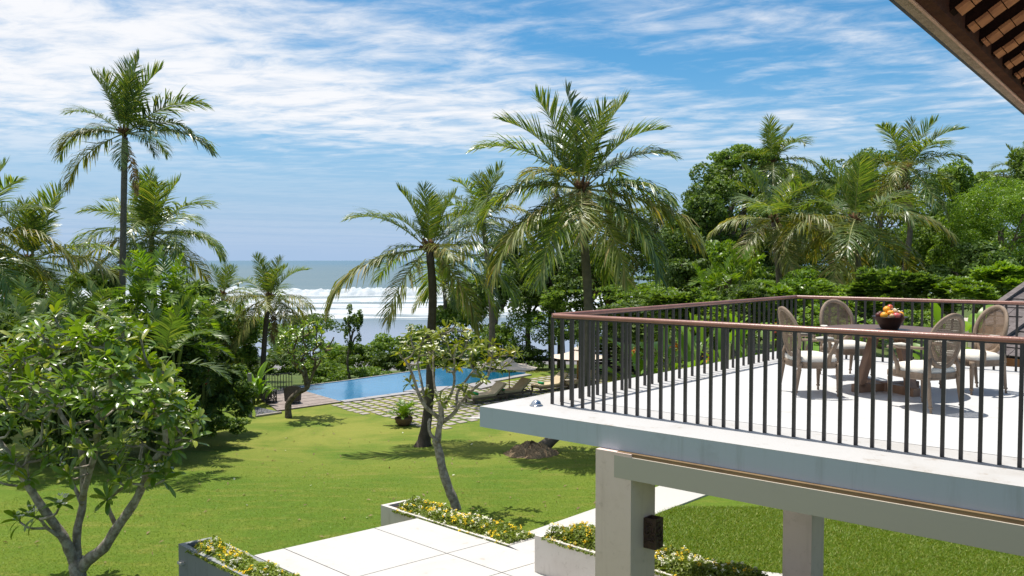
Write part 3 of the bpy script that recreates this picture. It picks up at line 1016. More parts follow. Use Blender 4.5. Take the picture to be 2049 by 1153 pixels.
def strip_bar(o0, wd, z0, z1, name, m_):
    P = [ea + eu * o0, eb + eu * o0, eb + eu * (o0 + wd), ea + eu * (o0 + wd)]
    MB().prism(P, EH + z0, EH + z1).build(name, m_, eave)


strip_bar(-0.022, 0.028, 0.006, 0.12, 'gutter_lip', M['blackwood'])
strip_bar(0.008, 0.070, 0.0, 0.16, 'fascia_board', M['eavegrey'])
strip_bar(0.080, 0.018, -0.014, 0.10, 'trim', M['eavetrim'])
strip_bar(0.100, 0.075, -0.004, 0.13, 'wall_plate', M['eavebrown'])
SL = math.tan(R(33))
tv = eu * math.cos(R(33)) + UP * math.sin(R(33))       # up the slope
nv_ = np.cross(ev, tv)
if nv_[2] < 0:
    nv_ = -nv_
RS = 0.44
nr = int((Lm + Lp) / RS) + 1
for k in range(nr):
    base = ea + ev * (0.12 + RS * k) + UP * 0.02
    p0 = base + eu * 0.175
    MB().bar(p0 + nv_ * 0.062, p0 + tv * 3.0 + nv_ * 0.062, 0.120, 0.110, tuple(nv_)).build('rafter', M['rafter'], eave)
    lit_face = MB()  # thin boards added to carry the lit underside colour below each rafter
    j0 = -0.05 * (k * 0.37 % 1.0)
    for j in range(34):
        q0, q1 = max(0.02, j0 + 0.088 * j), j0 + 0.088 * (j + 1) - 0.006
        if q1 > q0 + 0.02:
            lit_face.bar(p0 + tv * q0 - nv_ * (0.004 + 0.004 * (j % 2)), p0 + tv * q1 - nv_ * (0.004 + 0.004 * (j % 2)), 0.150, 0.022, tuple(nv_))
    lit_face.build('rafter_lit_face', M['rafter_lit'], eave)
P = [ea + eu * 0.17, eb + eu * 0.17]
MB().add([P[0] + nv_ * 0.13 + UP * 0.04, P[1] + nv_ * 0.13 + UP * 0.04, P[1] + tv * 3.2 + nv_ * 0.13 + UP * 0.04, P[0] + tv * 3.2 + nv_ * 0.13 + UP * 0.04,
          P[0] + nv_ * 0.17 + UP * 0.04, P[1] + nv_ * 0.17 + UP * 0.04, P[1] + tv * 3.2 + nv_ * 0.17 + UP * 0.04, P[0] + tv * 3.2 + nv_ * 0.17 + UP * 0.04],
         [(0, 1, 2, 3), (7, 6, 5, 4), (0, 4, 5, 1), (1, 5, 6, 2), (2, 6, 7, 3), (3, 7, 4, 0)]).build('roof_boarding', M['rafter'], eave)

# ------------------------------------------------------------------ plaza, planters, path
PZ = 1.6
C0 = onz(835, 1037, PZ)
pu = (onz(999, 1086, PZ) - onz(762, 1011, PZ))
pu /= np.linalg.norm(pu)
pv = onz(835, 1037, PZ) - onz(490, 1115, PZ)
pv /= np.linalg.norm(pv)
plaza = thing('paved_plaza', (C0[0], C0[1], PZ), 'white stone paved plaza raised above the lawn at the bottom centre', 'paving')
ucuts = [0, 1.88, 3.10, 5.0, 6.9, 8.8, 10.7]
vcuts = [0, -0.90, -2.58, -3.10]
G = 0.009
for a_ in range(len(ucuts) - 1):
    for b_ in range(len(vcuts) - 1):
        qs = [C0 + pu * (uu) + pv * (vv) for uu, vv in ((ucuts[a_] + G, vcuts[b_] - G), (ucuts[a_ + 1] - G, vcuts[b_] - G), (ucuts[a_ + 1] - G, vcuts[b_ + 1] + G), (ucuts[a_] + G, vcuts[b_ + 1] + G))]
        MB().prism(qs, PZ - 0.026, PZ).build('paving_slab', M['plaza'], plaza)
fulls = [C0 + pu * uu + pv * vv for uu, vv in ((0.012, -0.012), (10.7, -0.012), (10.7, -3.09), (0.012, -3.09))]
MB().prism(fulls, 0.2, PZ - 0.03).build('plinth', M['joint'], plaza)
# strip of paving between plaza and path
# path
PTH = 1.0
P1, P2 = onz(1020, 1077, PTH), onz(1362, 957.5, PTH)
P3, P4 = onz(1536, 990, PTH), onz(1520, 994.5, PTH)
P5, P6 = onz(1436, 981, PTH), onz(1240, 1056, PTH)
P7 = onz(1120, 1102, PTH)
path = MB().prism([P1, P2, P3, P4, P5, P6, P7], 0.2, PTH).build('garden_path', M['plaza'])
tag(path, kind='structure')
us = MB().prism([onz(*q_, PZ) for q_ in ((1008, 1086), (1026, 1074), (1252, 1001), (1256, 1072), (1130, 1135), (1072, 1118))], 0.2, PZ - 0.008).build('garden_path', M['plaza'])
tag(us, kind='structure')
# raised lawn right of the path, under the terrace, with its kerb
K1, K2 = onz(1318, 1121, 0.96), onz(1568, 1151.5, 0.96)
kd = (K2 - K1) / np.linalg.norm(K2 - K1)
Lw = [P6, P5, P4, P3, P3 + np.array([6, 2.5, 0]), P3 + np.array([9, -6, 0]), K2 + kd * 5, K1 - kd * 1.2]
lw = MB().prism([np.array([*q_[:2], 0]) for q_ in Lw], 0.2, 0.96).build('raised_lawn', M['lawn'])
tag(lw, kind='structure')
kp = np.array([-kd[1], kd[0], 0])
if kp[1] > 0:
    kp = -kp
kb = MB().prism([K1 - kd * 1.2, K2 + kd * 5, K2 + kd * 5 + kp * 1.2, K1 - kd * 1.2 + kp * 1.2], 0.2, 0.99).build('stone_kerb', M['plaza'])
tag(kb, kind='structure')


def quad_box(pts, z0, z1, name, m_, parent):
    return MB().prism(pts, z0, z1).build(name, m_, parent)


def planter(corner, du, dv, L, Wd, ztop, zbot, label, m_, group='concrete flower planters'):
    """an open box of four walls with soil"""
    root = thing('planter', (corner[0], corner[1], zbot), label, 'planter', group)
    th = 0.085
    P = lambda a_, b_: corner + du * a_ + dv * b_
    for pts in ([P(0, 0), P(L, 0), P(L, th), P(0, th)], [P(0, Wd - th), P(L, Wd - th), P(L, Wd), P(0, Wd)],
                [P(0, th), P(th, th), P(th, Wd - th), P(0, Wd - th)], [P(L - th, th), P(L, th), P(L, Wd - th), P(L - th, Wd - th)]):
        MB().prism(pts, zbot, ztop).build('side_wall', m_, root)
    MB().prism([P(th, th), P(L - th, th), P(L - th, Wd - th), P(th, Wd - th)], zbot, ztop - 0.06).build('soil', M['soil'], root)
    return root, P, L, Wd, th


def lantana(P, L, Wd, th, ztop, seed, label, dens=1.0, hgt=0.26, u0=0.0):
    """low flowering ground cover that fills a planter: leaves as one mass, flower heads as things in it"""
    r_ = np.random.default_rng(seed)
    n = int(4600 * L * Wd * dens)
    a_ = r_.uniform(u0 + 0.02, L - 0.02, n)
    b_ = r_.uniform(-0.03, Wd - 0.02, n)
    lump = 0.55 + 0.45 * np.sin(a_ * 5.1 + seed) * np.sin(b_ * 6.0 + a_ * 2.3 + 1.0)
    h = hgt * (0.35 + 0.65 * lump) * np.clip(np.minimum(b_, Wd - b_) / 0.14, 0.25, 1)
    z = ztop - 0.05 + h * r_.uniform(0.1, 1.0, n) ** 0.7
    base = P(0, 0)
    du = P(1, 0) - base
    dv = P(0, 1) - base
    C = base + a_[:, None] * du + b_[:, None] * dv
    C[:, 2] = z
    V, F = leaf_quads(C, r_, 0.018, 0.038, up=0.9)
    o = link('lantana_foliage', np_mesh('lantana_foliage', V, F), M['lantana'])
    tag(o, label, 'flowers', 'lantana in the planters')
    # heads: small domes of petals
    for mt, nm, cnt in ((M['yellow'], 'yellow_blooms', int(36 * L * Wd * dens)), (M['white_petal'], 'white_blooms', int(26 * L * Wd * dens))):
        k = r_.choice(n, cnt, replace=False)
        cc = C[k].copy()
        cc[:, 2] = ztop - 0.05 + h[k] + 0.015
        CC = np.repeat(cc, 9, 0) + r_.normal(0, 0.016, (cnt * 9, 3))
        V, F = leaf_quads(CC, r_, 0.013, 0.023, up=1.4)
        bl = link(nm, np_mesh(nm, V, F), mt)
        put(bl, o)
    return o


def leaf_quads(C, r_, smin, smax, up=0.6, aspect=0.5, droop=0.0, out=None):
    """one folded four-sided leaf at each point"""
    n = len(C)
    N = r_.normal(0, 1, (n, 3)) * 0.75
    N[:, 2] += up
    if out is not None:
        N += out * 0.7
    N /= np.linalg.norm(N, axis=1)[:, None]
    T = r_.normal(0, 1, (n, 3))
    T[:, 2] -= droop
    T -= N * np.sum(T * N, 1)[:, None]
    T /= np.linalg.norm(T, axis=1)[:, None] + 1e-9
    Sd = np.cross(N, T)
    s = r_.uniform(smin, smax, n)[:, None]
    V = np.empty((n, 4, 3))
    V[:, 0] = C - T * s
    V[:, 1] = C + Sd * s * aspect + N * s * 0.16 + T * s * 0.1
    V[:, 2] = C + T * s - N * s * 0.12
    V[:, 3] = C - Sd * s * aspect + N * s * 0.16 + T * s * 0.1
    F = np.arange(n * 4).reshape(n, 4)
    return V.reshape(-1, 3), F


# planter beside the plaza
c_ = onz(762, 1011, PZ)
pr, P_, L_, W_, th_ = planter(c_, pu, pv, 3.35, 0.70, PZ + 0.004, 0.3, 'long pale planter sunk beside the plaza, filled with yellow lantana', M['planter'])
lantana(P_, L_, W_, th_, PZ, 3, 'yellow and white lantana spilling along the middle planter by the leaning frangipani', 1.0, 0.23, 0.35)
# planter at the lower left
c_ = onz(357, 1089, PZ)
pr, P_, L_, W_, th_ = planter(c_, pu, pv, 5.0, 0.56, PZ + 0.006, 0.3, 'shade-toned planter wall at the bottom left of the plaza, with a notched outlet', M['planter_shade'])
lantana(P_, L_, W_, th_, PZ, 9, 'lantana with yellow flowers in the grey planter at the plaza\'s left edge', 1.0, 0.20, 0.30)
MB().prism([P_(0.10, -0.07), P_(0.22, -0.07), P_(0.22, 0.0), P_(0.10, 0.0)], PZ - 0.30, PZ - 0.26).build('outlet_lip', M['planter'], pr)
# planter in front of the column
c_ = onz(1070, 1071, PZ + 0.585)
c_ = np.array([c_[0], c_[1], 0])
pr, P_, L_, W_, th_ = planter(c_, pu, pv, 3.3, 0.85, PZ + 0.585, PZ + 0.002, 'tall cream planter in front of the stone column, full of yellow lantana', M['planter'])
lantana(P_, L_, W_, th_, PZ + 0.585, 14, 'dense yellow lantana in the tall planter before the column', 1.1, 0.24, 0.12)

# ------------------------------------------------------------------ grass blades where the lawn is near


def blades(n, sampler, hmin, hmax, seed, name='grass'):
    r_ = np.random.default_rng(seed)
    P = sampler(r_, n)
    n = len(P)
    a_ = r_.uniform(0, 2 * np.pi, n)
    h = r_.uniform(hmin, hmax, n)
    wv_ = h * 0.22
    ln = r_.uniform(0.4, 1.8, n) * h
    b_ = r_.uniform(0, 2 * np.pi, n)
    V = np.empty((n, 3, 3))
    V[:, 0] = P + np.c_[np.cos(a_) * wv_, np.sin(a_) * wv_, np.zeros(n)]
    V[:, 1] = P - np.c_[np.cos(a_) * wv_, np.sin(a_) * wv_, np.zeros(n)]
    V[:, 2] = P + np.c_[np.cos(b_) * ln, np.sin(b_) * ln, h]
    o = link(name, np_mesh(name, V.reshape(-1, 3), np.arange(n * 3).reshape(n, 3)), M['blade'])
    return tag(o, kind='stuff')


def in_poly(P, poly):
    x, y = P[:, 0], P[:, 1]
    r = np.zeros(len(P), bool)
    n = len(poly)
    for k in range(n):
        x1, y1 = poly[k][:2]
        x2, y2 = poly[(k + 1) % n][:2]
        c_ = ((y1 > y) != (y2 > y)) & (x < (x2 - x1) * (y - y1) / (y2 - y1 + 1e-12) + x1)
        r ^= c_
    return r


def samp_raised(r_, n):
    P = np.c_[r_.uniform(1.5, 9.5, n), r_.uniform(9, 17, n)]
    P = P[in_poly(P, Lw)]
    P = P[P[:, 0] / P[:, 1] < 0.70]
    return np.c_[P, np.full(len(P), 0.96)]


def samp_left(r_, n):
    P = np.c_[r_.uniform(-12, 4, n), 11.5 + 14 * r_.random(n) ** 2.0]
    ok = (np.abs(P[:, 0] / P[:, 1]) < 0.72)
    P = P[ok]
    # not on the plaza
    rel = P - C0[:2]
    Mx = np.array([pu[:2], pv[:2]]).T
    uv = rel @ np.linalg.inv(Mx).T
    on = (uv[:, 0] > -0.05) & (uv[:, 1] < 0.9)
    on |= in_poly(P, [P1, P2, P3, P4, P5, P6, P7]) | in_poly(P, Lw)
    P = P[~on]
    P = P[r_.random(len(P)) < 1 - smooth(16.5, 25, P[:, 1])]
    return np.c_[P, gz(P[:, 0], P[:, 1])]


blades(420000, samp_raised, 0.035, 0.075, 1)
blades(230000, samp_left, 0.012, 0.030, 2)

# fallen petals and leaves scattered on the grass
r_ = np.random.default_rng(55)
C = np.c_[r_.uniform(-11, 5, 700), r_.uniform(12, 29, 700)]
rel = (C - C0[:2]) @ np.linalg.inv(np.array([pu[:2], pv[:2]]).T).T
C = C[(~((rel[:, 0] > -0.2) & (rel[:, 1] < 1.2))) & ~in_poly(C, [P1, P2, P3, P4, P5, P6, P7]) & ~in_poly(C, Lw)]
C = np.c_[C, gz(C[:, 0], C[:, 1]) + 0.03]
V, F = leaf_quads(C[:26], r_, 0.03, 0.05, up=2.5, aspect=0.8)
tag(link('fallen_petals', np_mesh('fallen_petals', V, F), M['white_petal']), kind='stuff')
V, F = leaf_quads(C[90:420], r_, 0.03, 0.07, up=2.5, aspect=0.35)
tag(link('fallen_leaves', np_mesh('fallen_leaves', V, F), M['palm_dry']), kind='stuff')

# ------------------------------------------------------------------ palms


def frond_mesh(seed, elev, droop, L=4.0, nleaf=74, llen=1.3, wdt=0.062, hang=0.30, m_leaf='palm', m_stem='stem', spread=0.30, start=0.15, gaps=0.04):
    r_ = np.random.default_rng(seed)
    K = 16
    ss = np.linspace(0, 1, K)
    th = np.radians(elev) - droop * ss ** 1.9
    th = np.maximum(th, -1.52)
    dx, dz = np.cos(th), np.sin(th)
    px = np.concatenate([[0], np.cumsum((dx[1:] + dx[:-1]) / 2)]) * L / (K - 1)
    pz = np.concatenate([[0], np.cumsum((dz[1:] + dz[:-1]) / 2)]) * L / (K - 1)
    sway = 0.10 * L * r_.normal() * ss ** 2 * 0.5
    P = np.c_[px, sway, pz]
    T = np.gradient(P, axis=0)
    T /= np.linalg.norm(T, axis=1)[:, None]
    Vs, Fs, o = [], [], 0
    for side in (-1, 1):
        s = np.linspace(start, 0.985, nleaf) + r_.normal(0, 0.004, nleaf)
        s = np.clip(s, start, 0.995)
        keep = r_.random(nleaf) > gaps
        s = s[keep]
        n = len(s)
        pos = np.c_[[np.interp(s, ss, P[:, k]) for k in range(3)]].T
        tt = np.c_[[np.interp(s, ss, T[:, k]) for k in range(3)]].T
        tt /= np.linalg.norm(tt, axis=1)[:, None]
        S = np.tile(np.array([0.0, side, 0.0]), (n, 1))
        S -= tt * np.sum(S * tt, 1)[:, None]
        N = np.cross(tt, S) * side
        q = (s - start) / (1 - start)
        ln = llen * (L / 4.0) * np.interp(q, [0, 0.12, 0.38, 0.7, 0.9, 1.0], [0.50, 0.82, 1.0, 0.80, 0.52, 0.36]) * (1 + r_.normal(0, 0.07, n))
        al = np.radians(24 + 40 * q ** 1.4 + r_.normal(0, 6, n) + 9 * np.sin(s * 47 + seed))[:, None]
        d = S * np.cos(al) + tt * np.sin(al) + N * (spread + r_.normal(0, 0.08, n)[:, None])
        d /= np.linalg.norm(d, axis=1)[:, None]
        pts = [pos]
        ds = [d]
        hg = (hang * (1 + r_.normal(0, 0.30, n)))[:, None]
        for k in range(3):
            pts.append(pts[-1] + ds[-1] * (ln / 3)[:, None])
            dn = ds[-1] + np.array([0, 0, -1.0]) * hg * (0.5 + 0.55 * k)
            ds.append(dn / np.linalg.norm(dn, axis=1)[:, None])
        wv = []
        for k in range(4):
            ww = tt - ds[k] * np.sum(tt * ds[k], 1)[:, None]
            wv.append(ww / (np.linalg.norm(ww, axis=1)[:, None] + 1e-9))
        wl = [0.55, 1.0, 0.8, 0.12]
        V = np.empty((n, 8, 3))
        for k in range(4):
            V[:, 2 * k] = pts[k] + wv[k] * wdt * wl[k] / 2
            V[:, 2 * k + 1] = pts[k] - wv[k] * wdt * wl[k] / 2
        base = (np.arange(n) * 8 + o)[:, None]
        F = np.concatenate([base + np.array([[2 * k, 2 * k + 1, 2 * k + 3, 2 * k + 2]]) for k in range(3)])
        Vs.append(V.reshape(-1, 3))
        Fs.append(F)
        o += n * 8
    nl = sum(len(f) for f in Fs)
    tb = MB().tube(P, np.interp(ss, [0, 0.1, 1], [0.055, 0.032, 0.006]) * L / 4.0 * (0.6 + 0.4 * min(L, 4) / 4), 5, False)
    tv_ = np.vstack(tb.v)
    Vs.append(tv_)
    Fs.append(np.array(tb.f) + o)
    me = np_mesh('frond', np.vstack(Vs), np.vstack(Fs))
    me.materials.append(M[m_leaf])
    me.materials.append(M[m_stem])
    mi = np.zeros(len(me.polygons), np.int32)
    mi[nl:] = 1
    me.polygons.foreach_set('material_index', mi)
    return me


M['petiole'] = plain('palm_midrib', (0.30, 0.30, 0.10), (0.22, 0.23, 0.08), 5, 0.5)
ELEV = [86, 74, 58, 42, 26, 10, -8, -26, -44, -62]
DROOP = [0.30, 0.50, 0.95, 1.25, 1.35, 1.25, 1.10, 0.85, 0.60, 0.35]
FR = {}
for k, (e_, dr) in enumerate(zip(ELEV, DROOP)):
    for s_ in range(2):
        hang = 0.10 + 0.55 * min(1, max(0, (75 - e_) / 70))
        FR[(k, s_, 0)] = frond_mesh(100 + k * 7 + s_, e_, dr * (0.85 + 0.3 * s_), hang=hang, m_leaf='palm', m_stem='petiole', spread=0.34 if e_ > 50 else 0.20, llen=1.42 if e_ > 50 else 1.65, nleaf=60)
        if e_ < 30:
            FR[(k, s_, 1)] = frond_mesh(200 + k * 7 + s_, e_, dr * (0.9 + 0.2 * s_), hang=hang * 1.15, m_leaf='palm_old', m_stem='petiole', spread=0.12, gaps=0.12, llen=1.55, nleaf=60)
DRY = [frond_mesh(300 + s_, -66, 0.3, hang=0.5, m_leaf='palm_dry', m_stem='fibre', spread=0.05, gaps=0.35, L=3.4, llen=0.7) for s_ in range(2)]


def curve_pts(P, n):
    """smooth resampling of a polyline (Catmull-Rom)"""
    P = np.asarray(P, float)
    Q = np.vstack([2 * P[0] - P[1], P, 2 * P[-1] - P[-2]])
    out = []
    m = len(P) - 1
    for s in np.linspace(0, m - 1e-6, n):
        k = int(s)
        f = s - k
        a, b, c, d = Q[k], Q[k + 1], Q[k + 2], Q[k + 3]
        out.append(0.5 * ((2 * b) + (-a + c) * f + (2 * a - 5 * b + 4 * c - d) * f * f + (-a + 3 * b - 3 * c + d) * f ** 3))
    return np.array(out)


def palm(crown, label, L=3.8, n=24, r=0.15, seed=0, group='coconut palms', path=None, lean=None, emin=-58, emax=86, old=0.5, dry=0, nuts=0, mat_trunk='trunk', az0=0.0, skew=None, name='coconut_palm', flare=1.6, power=1.0, fronds=None):
    r_ = np.random.default_rng(1000 + seed)
    crown = np.asarray(crown, float)
    if path is None:
        bx = crown[0] + (lean if lean is not None else r_.normal(0, 0.4))
        b = np.array([bx, crown[1] + r_.normal(0, 0.2), 0])
        b[2] = gz(b[0], b[1]) - 0.2
        mid = b * 0.5 + crown * 0.5 + np.array([(b[0] - crown[0]) * 0.2, 0, 0])
        path = [b, mid, crown]
    path = np.asarray(path, float)
    root = thing(name, path[0], label, 'palm tree', group)
    pts = curve_pts(path, 26)
    ss = np.linspace(0, 1, 26)
    rad = r * (0.80 + (flare - 0.8) * np.exp(-ss * 14) + 0.22 * (1 - ss)) * (1 + 0.035 * np.sin(np.arange(26) * 2.4))
    MB().tube(pts, rad, 12).build('trunk', M[mat_trunk], root, True)
    # leaf bases and fibre round the bud
    mb = MB()
    for k in range(16):
        a_ = k * 2.4 + r_.uniform(0, 0.5)
        e_ = R(r_.uniform(15, 75))
        d = np.array([math.cos(a_) * math.cos(e_), math.sin(a_) * math.cos(e_), math.sin(e_)])
        c_ = crown + UP * r_.uniform(-0.25, 0.05)
        mb.tube([c_, c_ + d * 0.16 * (r / 0.15) + UP * 0.02, c_ + d * 0.36 * (r / 0.15)], [r * 0.55, r * 0.42, r * 0.22], 6)
    mb.build('crown_sheath', M['fibre'], root, True)
    for az, e_, ln, od in (fronds or []):
        ki = int(np.argmin([abs(e_ - q_) for q_ in ELEV]))
        s_ = int(r_.integers(0, 2))
        md = 1 if od and (ki, s_, 1) in FR else 0
        az = R(az)
        inst('frond', FR[(ki, s_, md)], root, tuple(crown - path[0] + np.array([math.cos(az), math.sin(az), 0]) * r * 0.5), (r_.normal(0, 0.08), -R(e_ - ELEV[ki]) * 0.0, az), ln / 4.0 * (L / 4.0))
    for k in range(0 if fronds else n):
        t_ = (k + 0.5) / n
        e_ = (emax - (emax - 60) * t_ / 0.30 if t_ < 0.30 else 48 + (emin - 48) * ((t_ - 0.30) / 0.70) ** power) if emax > 60 else emax + (emin - emax) * t_
        e_ += r_.normal(0, 7)
        az = az0 + k * 2.39996 + r_.normal(0, 0.18)
        ki = int(np.argmin([abs(e_ - q_) for q_ in ELEV]))
        s_ = int(r_.integers(0, 2))
        md = 1 if (e_ < 20 and r_.random() < old and (ki, s_, 1) in FR) else 0
        ln = 0.90 * L / 4.0 * (0.74 + 0.30 * min(1, t_ * 2.0)) * r_.uniform(0.82, 1.10)
        if skew is not None:          # wind has turned fronds towards one side
            az = az + skew[1] * math.sin(skew[0] - az)
        inst('frond', FR[(ki, s_, md)], root, tuple(crown - path[0] + np.array([math.cos(az), math.sin(az), 0]) * r * 0.5), (r_.normal(0, 0.10), 0, az), ln)
    for k in range(dry):
        az = r_.uniform(0, 6.28)
        inst('dry_frond', DRY[k % 2], root, tuple(crown - path[0] - UP * 0.15), (0, 0, az), L / 4.0 * r_.uniform(0.7, 1.0))
    for k in range(nuts):
        a_ = r_.uniform(0, 6.28)
        pt = crown + np.array([math.cos(a_) * 0.30, math.sin(a_) * 0.30, r_.uniform(-0.42, -0.18)])
        MB().ball(pt, (0.10, 0.10, 0.13), 8, 6).build('coconut', M['coconut'], root, True)
    return root


# big palm right of centre: trunk leans out of a mound of mulch, then turns up
yR = 24.6
gR = ground(1064, 903)
yR = gR[1]
pR = [gR - UP * 0.1] + [at(*q_, yR + dy) for q_, dy in (((1100, 884), 0.05), ((1140, 840), 0.2), ((1168, 760), 0.3), ((1178, 680), 0.3), ((1176, 580), 0.2), ((1168, 470), 0.1), ((1163, 384), 0.0))]
palm(at(1163, 378, yR), 'large coconut palm with a broad crown, its trunk rising behind the terrace corner', 3.35, 30, 0.17, 3, path=pR, nuts=5, fronds=[
    (150, 86, 3.9, 0), (10, 76, 3.9, 0), (200, 74, 3.8, 0), (178, 60, 4.0, 0), (95, 72, 3.4, 0), (275, 66, 3.2, 0), (-5, 50, 3.8, 0), (8, 36, 3.7, 0), (185, 34, 4.2, 0),
    (120, 52, 3.4, 0), (60, 40, 3.6, 0), (-4, 16, 3.6, 0), (190, 16, 3.1, 0), (172, 4, 4.3, 0), (225, 22, 3.2, 1), (330, 8, 3.6, 0), (200, -24, 4.9, 1), (222, -42, 4.3, 0), (266, -28, 3.1, 1), (305, -42, 4.3, 1),
    (325, -24, 4.7, 0), (-8, -16, 4.9, 1), (15, -28, 4.4, 0), (60, -42, 4.2, 0), (130, -40, 4.3, 0), (160, -26, 4.4, 0), (95, -10, 3.6, 0)])
md = MB()
mc = ground(1062, 912)
for k in range(1):
    prof = [(1.0, -0.12), (0.95, -0.02), (0.86, 0.06), (0.74, 0.15), (0.62, 0.22), (0.49, 0.29), (0.36, 0.34), (0.24, 0.38), (0.12, 0.40), (0.005, 0.41)]
    md.lathe(prof, mc + np.array([0.05, 0.25, 0]), 40)
r_ = np.random.default_rng(3)
mv_ = md.v[0]
mv_[:] = (mv_ - mc) * np.array([0.86, 0.86, 0.80]) + mc
mv_ += r_.normal(0, 0.028, mv_.shape) * np.array([1, 1, 1.2])
mv_[:, 2] += 0.05 * np.sin(mv_[:, 0] * 7 + 1) * np.sin(mv_[:, 1] * 6)
mo = md.build('mulch_mound', M['mulch'], None, True)
tag(mo, 'brown mulch mound round the foot of the leaning palm trunk', 'mound')

# middle palm on the lawn
gM = ground(846, 893)
yM = gM[1]
pM = [gM - UP * 0.15] + [at(*q_, yM) for q_ in ((853, 850), (861, 770), (862, 680), (866, 590), (860, 505))]
palm(at(860, 497, yM), 'coconut palm with a flared dark trunk standing on the lawn by the pool', 3.3, 24, 0.165, 12, path=pM, nuts=2, mat_trunk='trunk_dark', flare=2.2, fronds=[
    (120, 86, 2.6, 0), (195, 74, 2.7, 0), (15, 74, 2.6, 0), (60, 72, 2.6, 0), (250, 70, 2.4, 0), (-10, 56, 2.7, 0), (175, 60, 2.3, 0), (10, 40, 2.9, 0), (182, 34, 3.5, 0), (200, 10, 2.2, 0), (80, 36, 2.6, 0),
    (195, -12, 4.9, 1), (222, -44, 3.6, 1), (-5, 6, 3.6, 0), (-12, -14, 4.3, 0), (330, -36, 3.9, 1), (15, -26, 3.9, 0), (150, -8, 3.2, 0), (100, -30, 3.2, 0), (40, -44, 3.4, 0), (290, 6, 2.6, 1)])
# palm by the wooden deck
palm(at(538, 596, 40), 'short coconut palm with a dark trunk behind the deck fence', 3.1, 20, 0.15, 21, path=[at(524, 775, 40) - UP * 1.0, at(526, 740, 40), at(531, 660, 40), at(538, 600, 40)], old=0.8, emin=-50, az0=1.0, mat_trunk='trunk_dark', dry=2)
# tall palm on the left
palm(at(249, 268, 30), 'tallest palm on the left, long bare trunk against the clouds', 3.4, 23, 0.135, 32, path=[at(243, 760, 30) - UP * 2, at(243, 690, 30), at(246, 500, 30), at(250, 275, 30)], dry=1, fronds=[
    (140, 87, 3.5, 0), (30, 84, 3.5, 0), (5, 72, 3.4, 0), (190, 78, 2.9, 0), (250, 78, 2.7, 0), (300, 70, 2.6, 0), (90, 66, 2.8, 0), (-3, 36, 3.9, 0), (4, 14, 3.9, 0), (-15, -8, 2.0, 0), (-6, 22, 3.0, 0),
    (182, 40, 2.7, 0), (178, 14, 3.4, 0), (200, 4, 2.8, 1), (188, -24, 3.6, 1), (272, -58, 1.7, 0), (160, 30, 2.2, 0), (60, 10, 2.4, 0), (330, 30, 2.6, 0)])
# wide palm behind it
palm(at(303, 470, 38), 'wide dark-crowned coconut palm just right of the tallest palm', 4.1, 26, 0.15, 41, emin=-34, old=0.35, az0=0.9, dry=1, power=0.9)
palm(at(58, 522, 30), 'coconut palm near the left edge, crown just above the frangipani', 3.5, 22, 0.15, 53, emin=-40, old=0.3, az0=0.0, nuts=3, power=0.95)
palm(at(-62, 470, 27), 'coconut palm cut off by the left edge of the view', 3.6, 20, 0.15, 61, emin=-40, old=0.3, az0=0.3)
palm(at(446, 590, 47), 'small stubby palm before the sea, left of the deck palm', 2.6, 14, 0.13, 72, emin=-38, old=0.5, az0=0.5)
palm(at(420, 660, 42), 'low yellowing palm among the shrubs left of the deck', 3.0, 16, 0.13, 77, emin=-55, emax=50, old=1.0, az0=1.5, dry=3)
# behind the middle
palm(at(966, 432, 37), 'slim palm behind the middle palm, left of the large one', 3.2, 20, 0.14, 82, emin=-48, old=0.4, az0=0.7, path=[at(985, 640, 37) - UP * 2, at(983, 600, 37), at(973, 500, 37), at(966, 440, 37)])
palm(at(888, 568, 50), 'small distant palm right behind the middle palm trunk', 2.7, 14, 0.14, 91, emin=-45, old=0.5, az0=0.1, path=[at(893, 690, 50) - UP * 2, at(892, 640, 50), at(889, 575, 50)])
palm(at(1112, 372, 58), 'distant palm with hanging dry fronds behind the large palm', 3.0, 14, 0.16, 95, emin=-50, old=0.6, az0=0.4, dry=5, lean=0.6)
palm(at(1222, 432, 52), 'distant palm half hidden behind the right side of the large palm', 3.0, 16, 0.15, 97, emin=-40, old=0.3, az0=0.2)
# right-hand group
palm(at(1548, 440, 33), 'yellow-fronded palm in front of the forest, nearest the far railing corner', 3.3, 17, 0.15, 103, emin=-56, old=0.85, az0=0.1, path=[at(1560, 640, 33) - UP * 2, at(1560, 590, 33), at(1556, 520, 33), at(1548, 445, 33)], nuts=3)
palm(at(1546, 325, 47), 'dark palm rising above the forest behind the yellow-fronded palm', 3.5, 20, 0.16, 112, emin=-45, old=0.3, az0=0.9)
palm(at(1712, 440, 32), 'palm with arching yellowish fronds above the right end of the table', 3.8, 18, 0.15, 121, emin=-48, old=0.75, az0=0.6, path=[at(1722, 640, 32) - UP * 2, at(1720, 580, 32), at(1716, 520, 32), at(1712, 448, 32)])
palm(at(1814, 336, 39), 'tall palm with a drooping skirt, rightmost of the four forest palms', 3.4, 19, 0.15, 131, emin=-55, old=0.6, az0=0.3, dry=2, path=[at(1812, 660, 39) - UP * 2, at(1810, 560, 39), at(1822, 450, 39), at(1814, 345, 39)])
palm(at(2043, 345, 58), 'far grey palm at the right edge above the feathery trees', 2.8, 14, 0.15, 142, emin=-45, old=0.3, az0=0.4)
palm(at(1650, 440, 46), 'dark palm between the two yellowish palms, deeper in the forest', 3.4, 18, 0.15, 150, emin=-40, old=0.4, az0=1.3)
palm(at(1310, 440, 56), 'thin greyish palm at the left edge of the forest', 2.8, 12, 0.14, 155, emin=-40, old=0.2, az0=0.4)

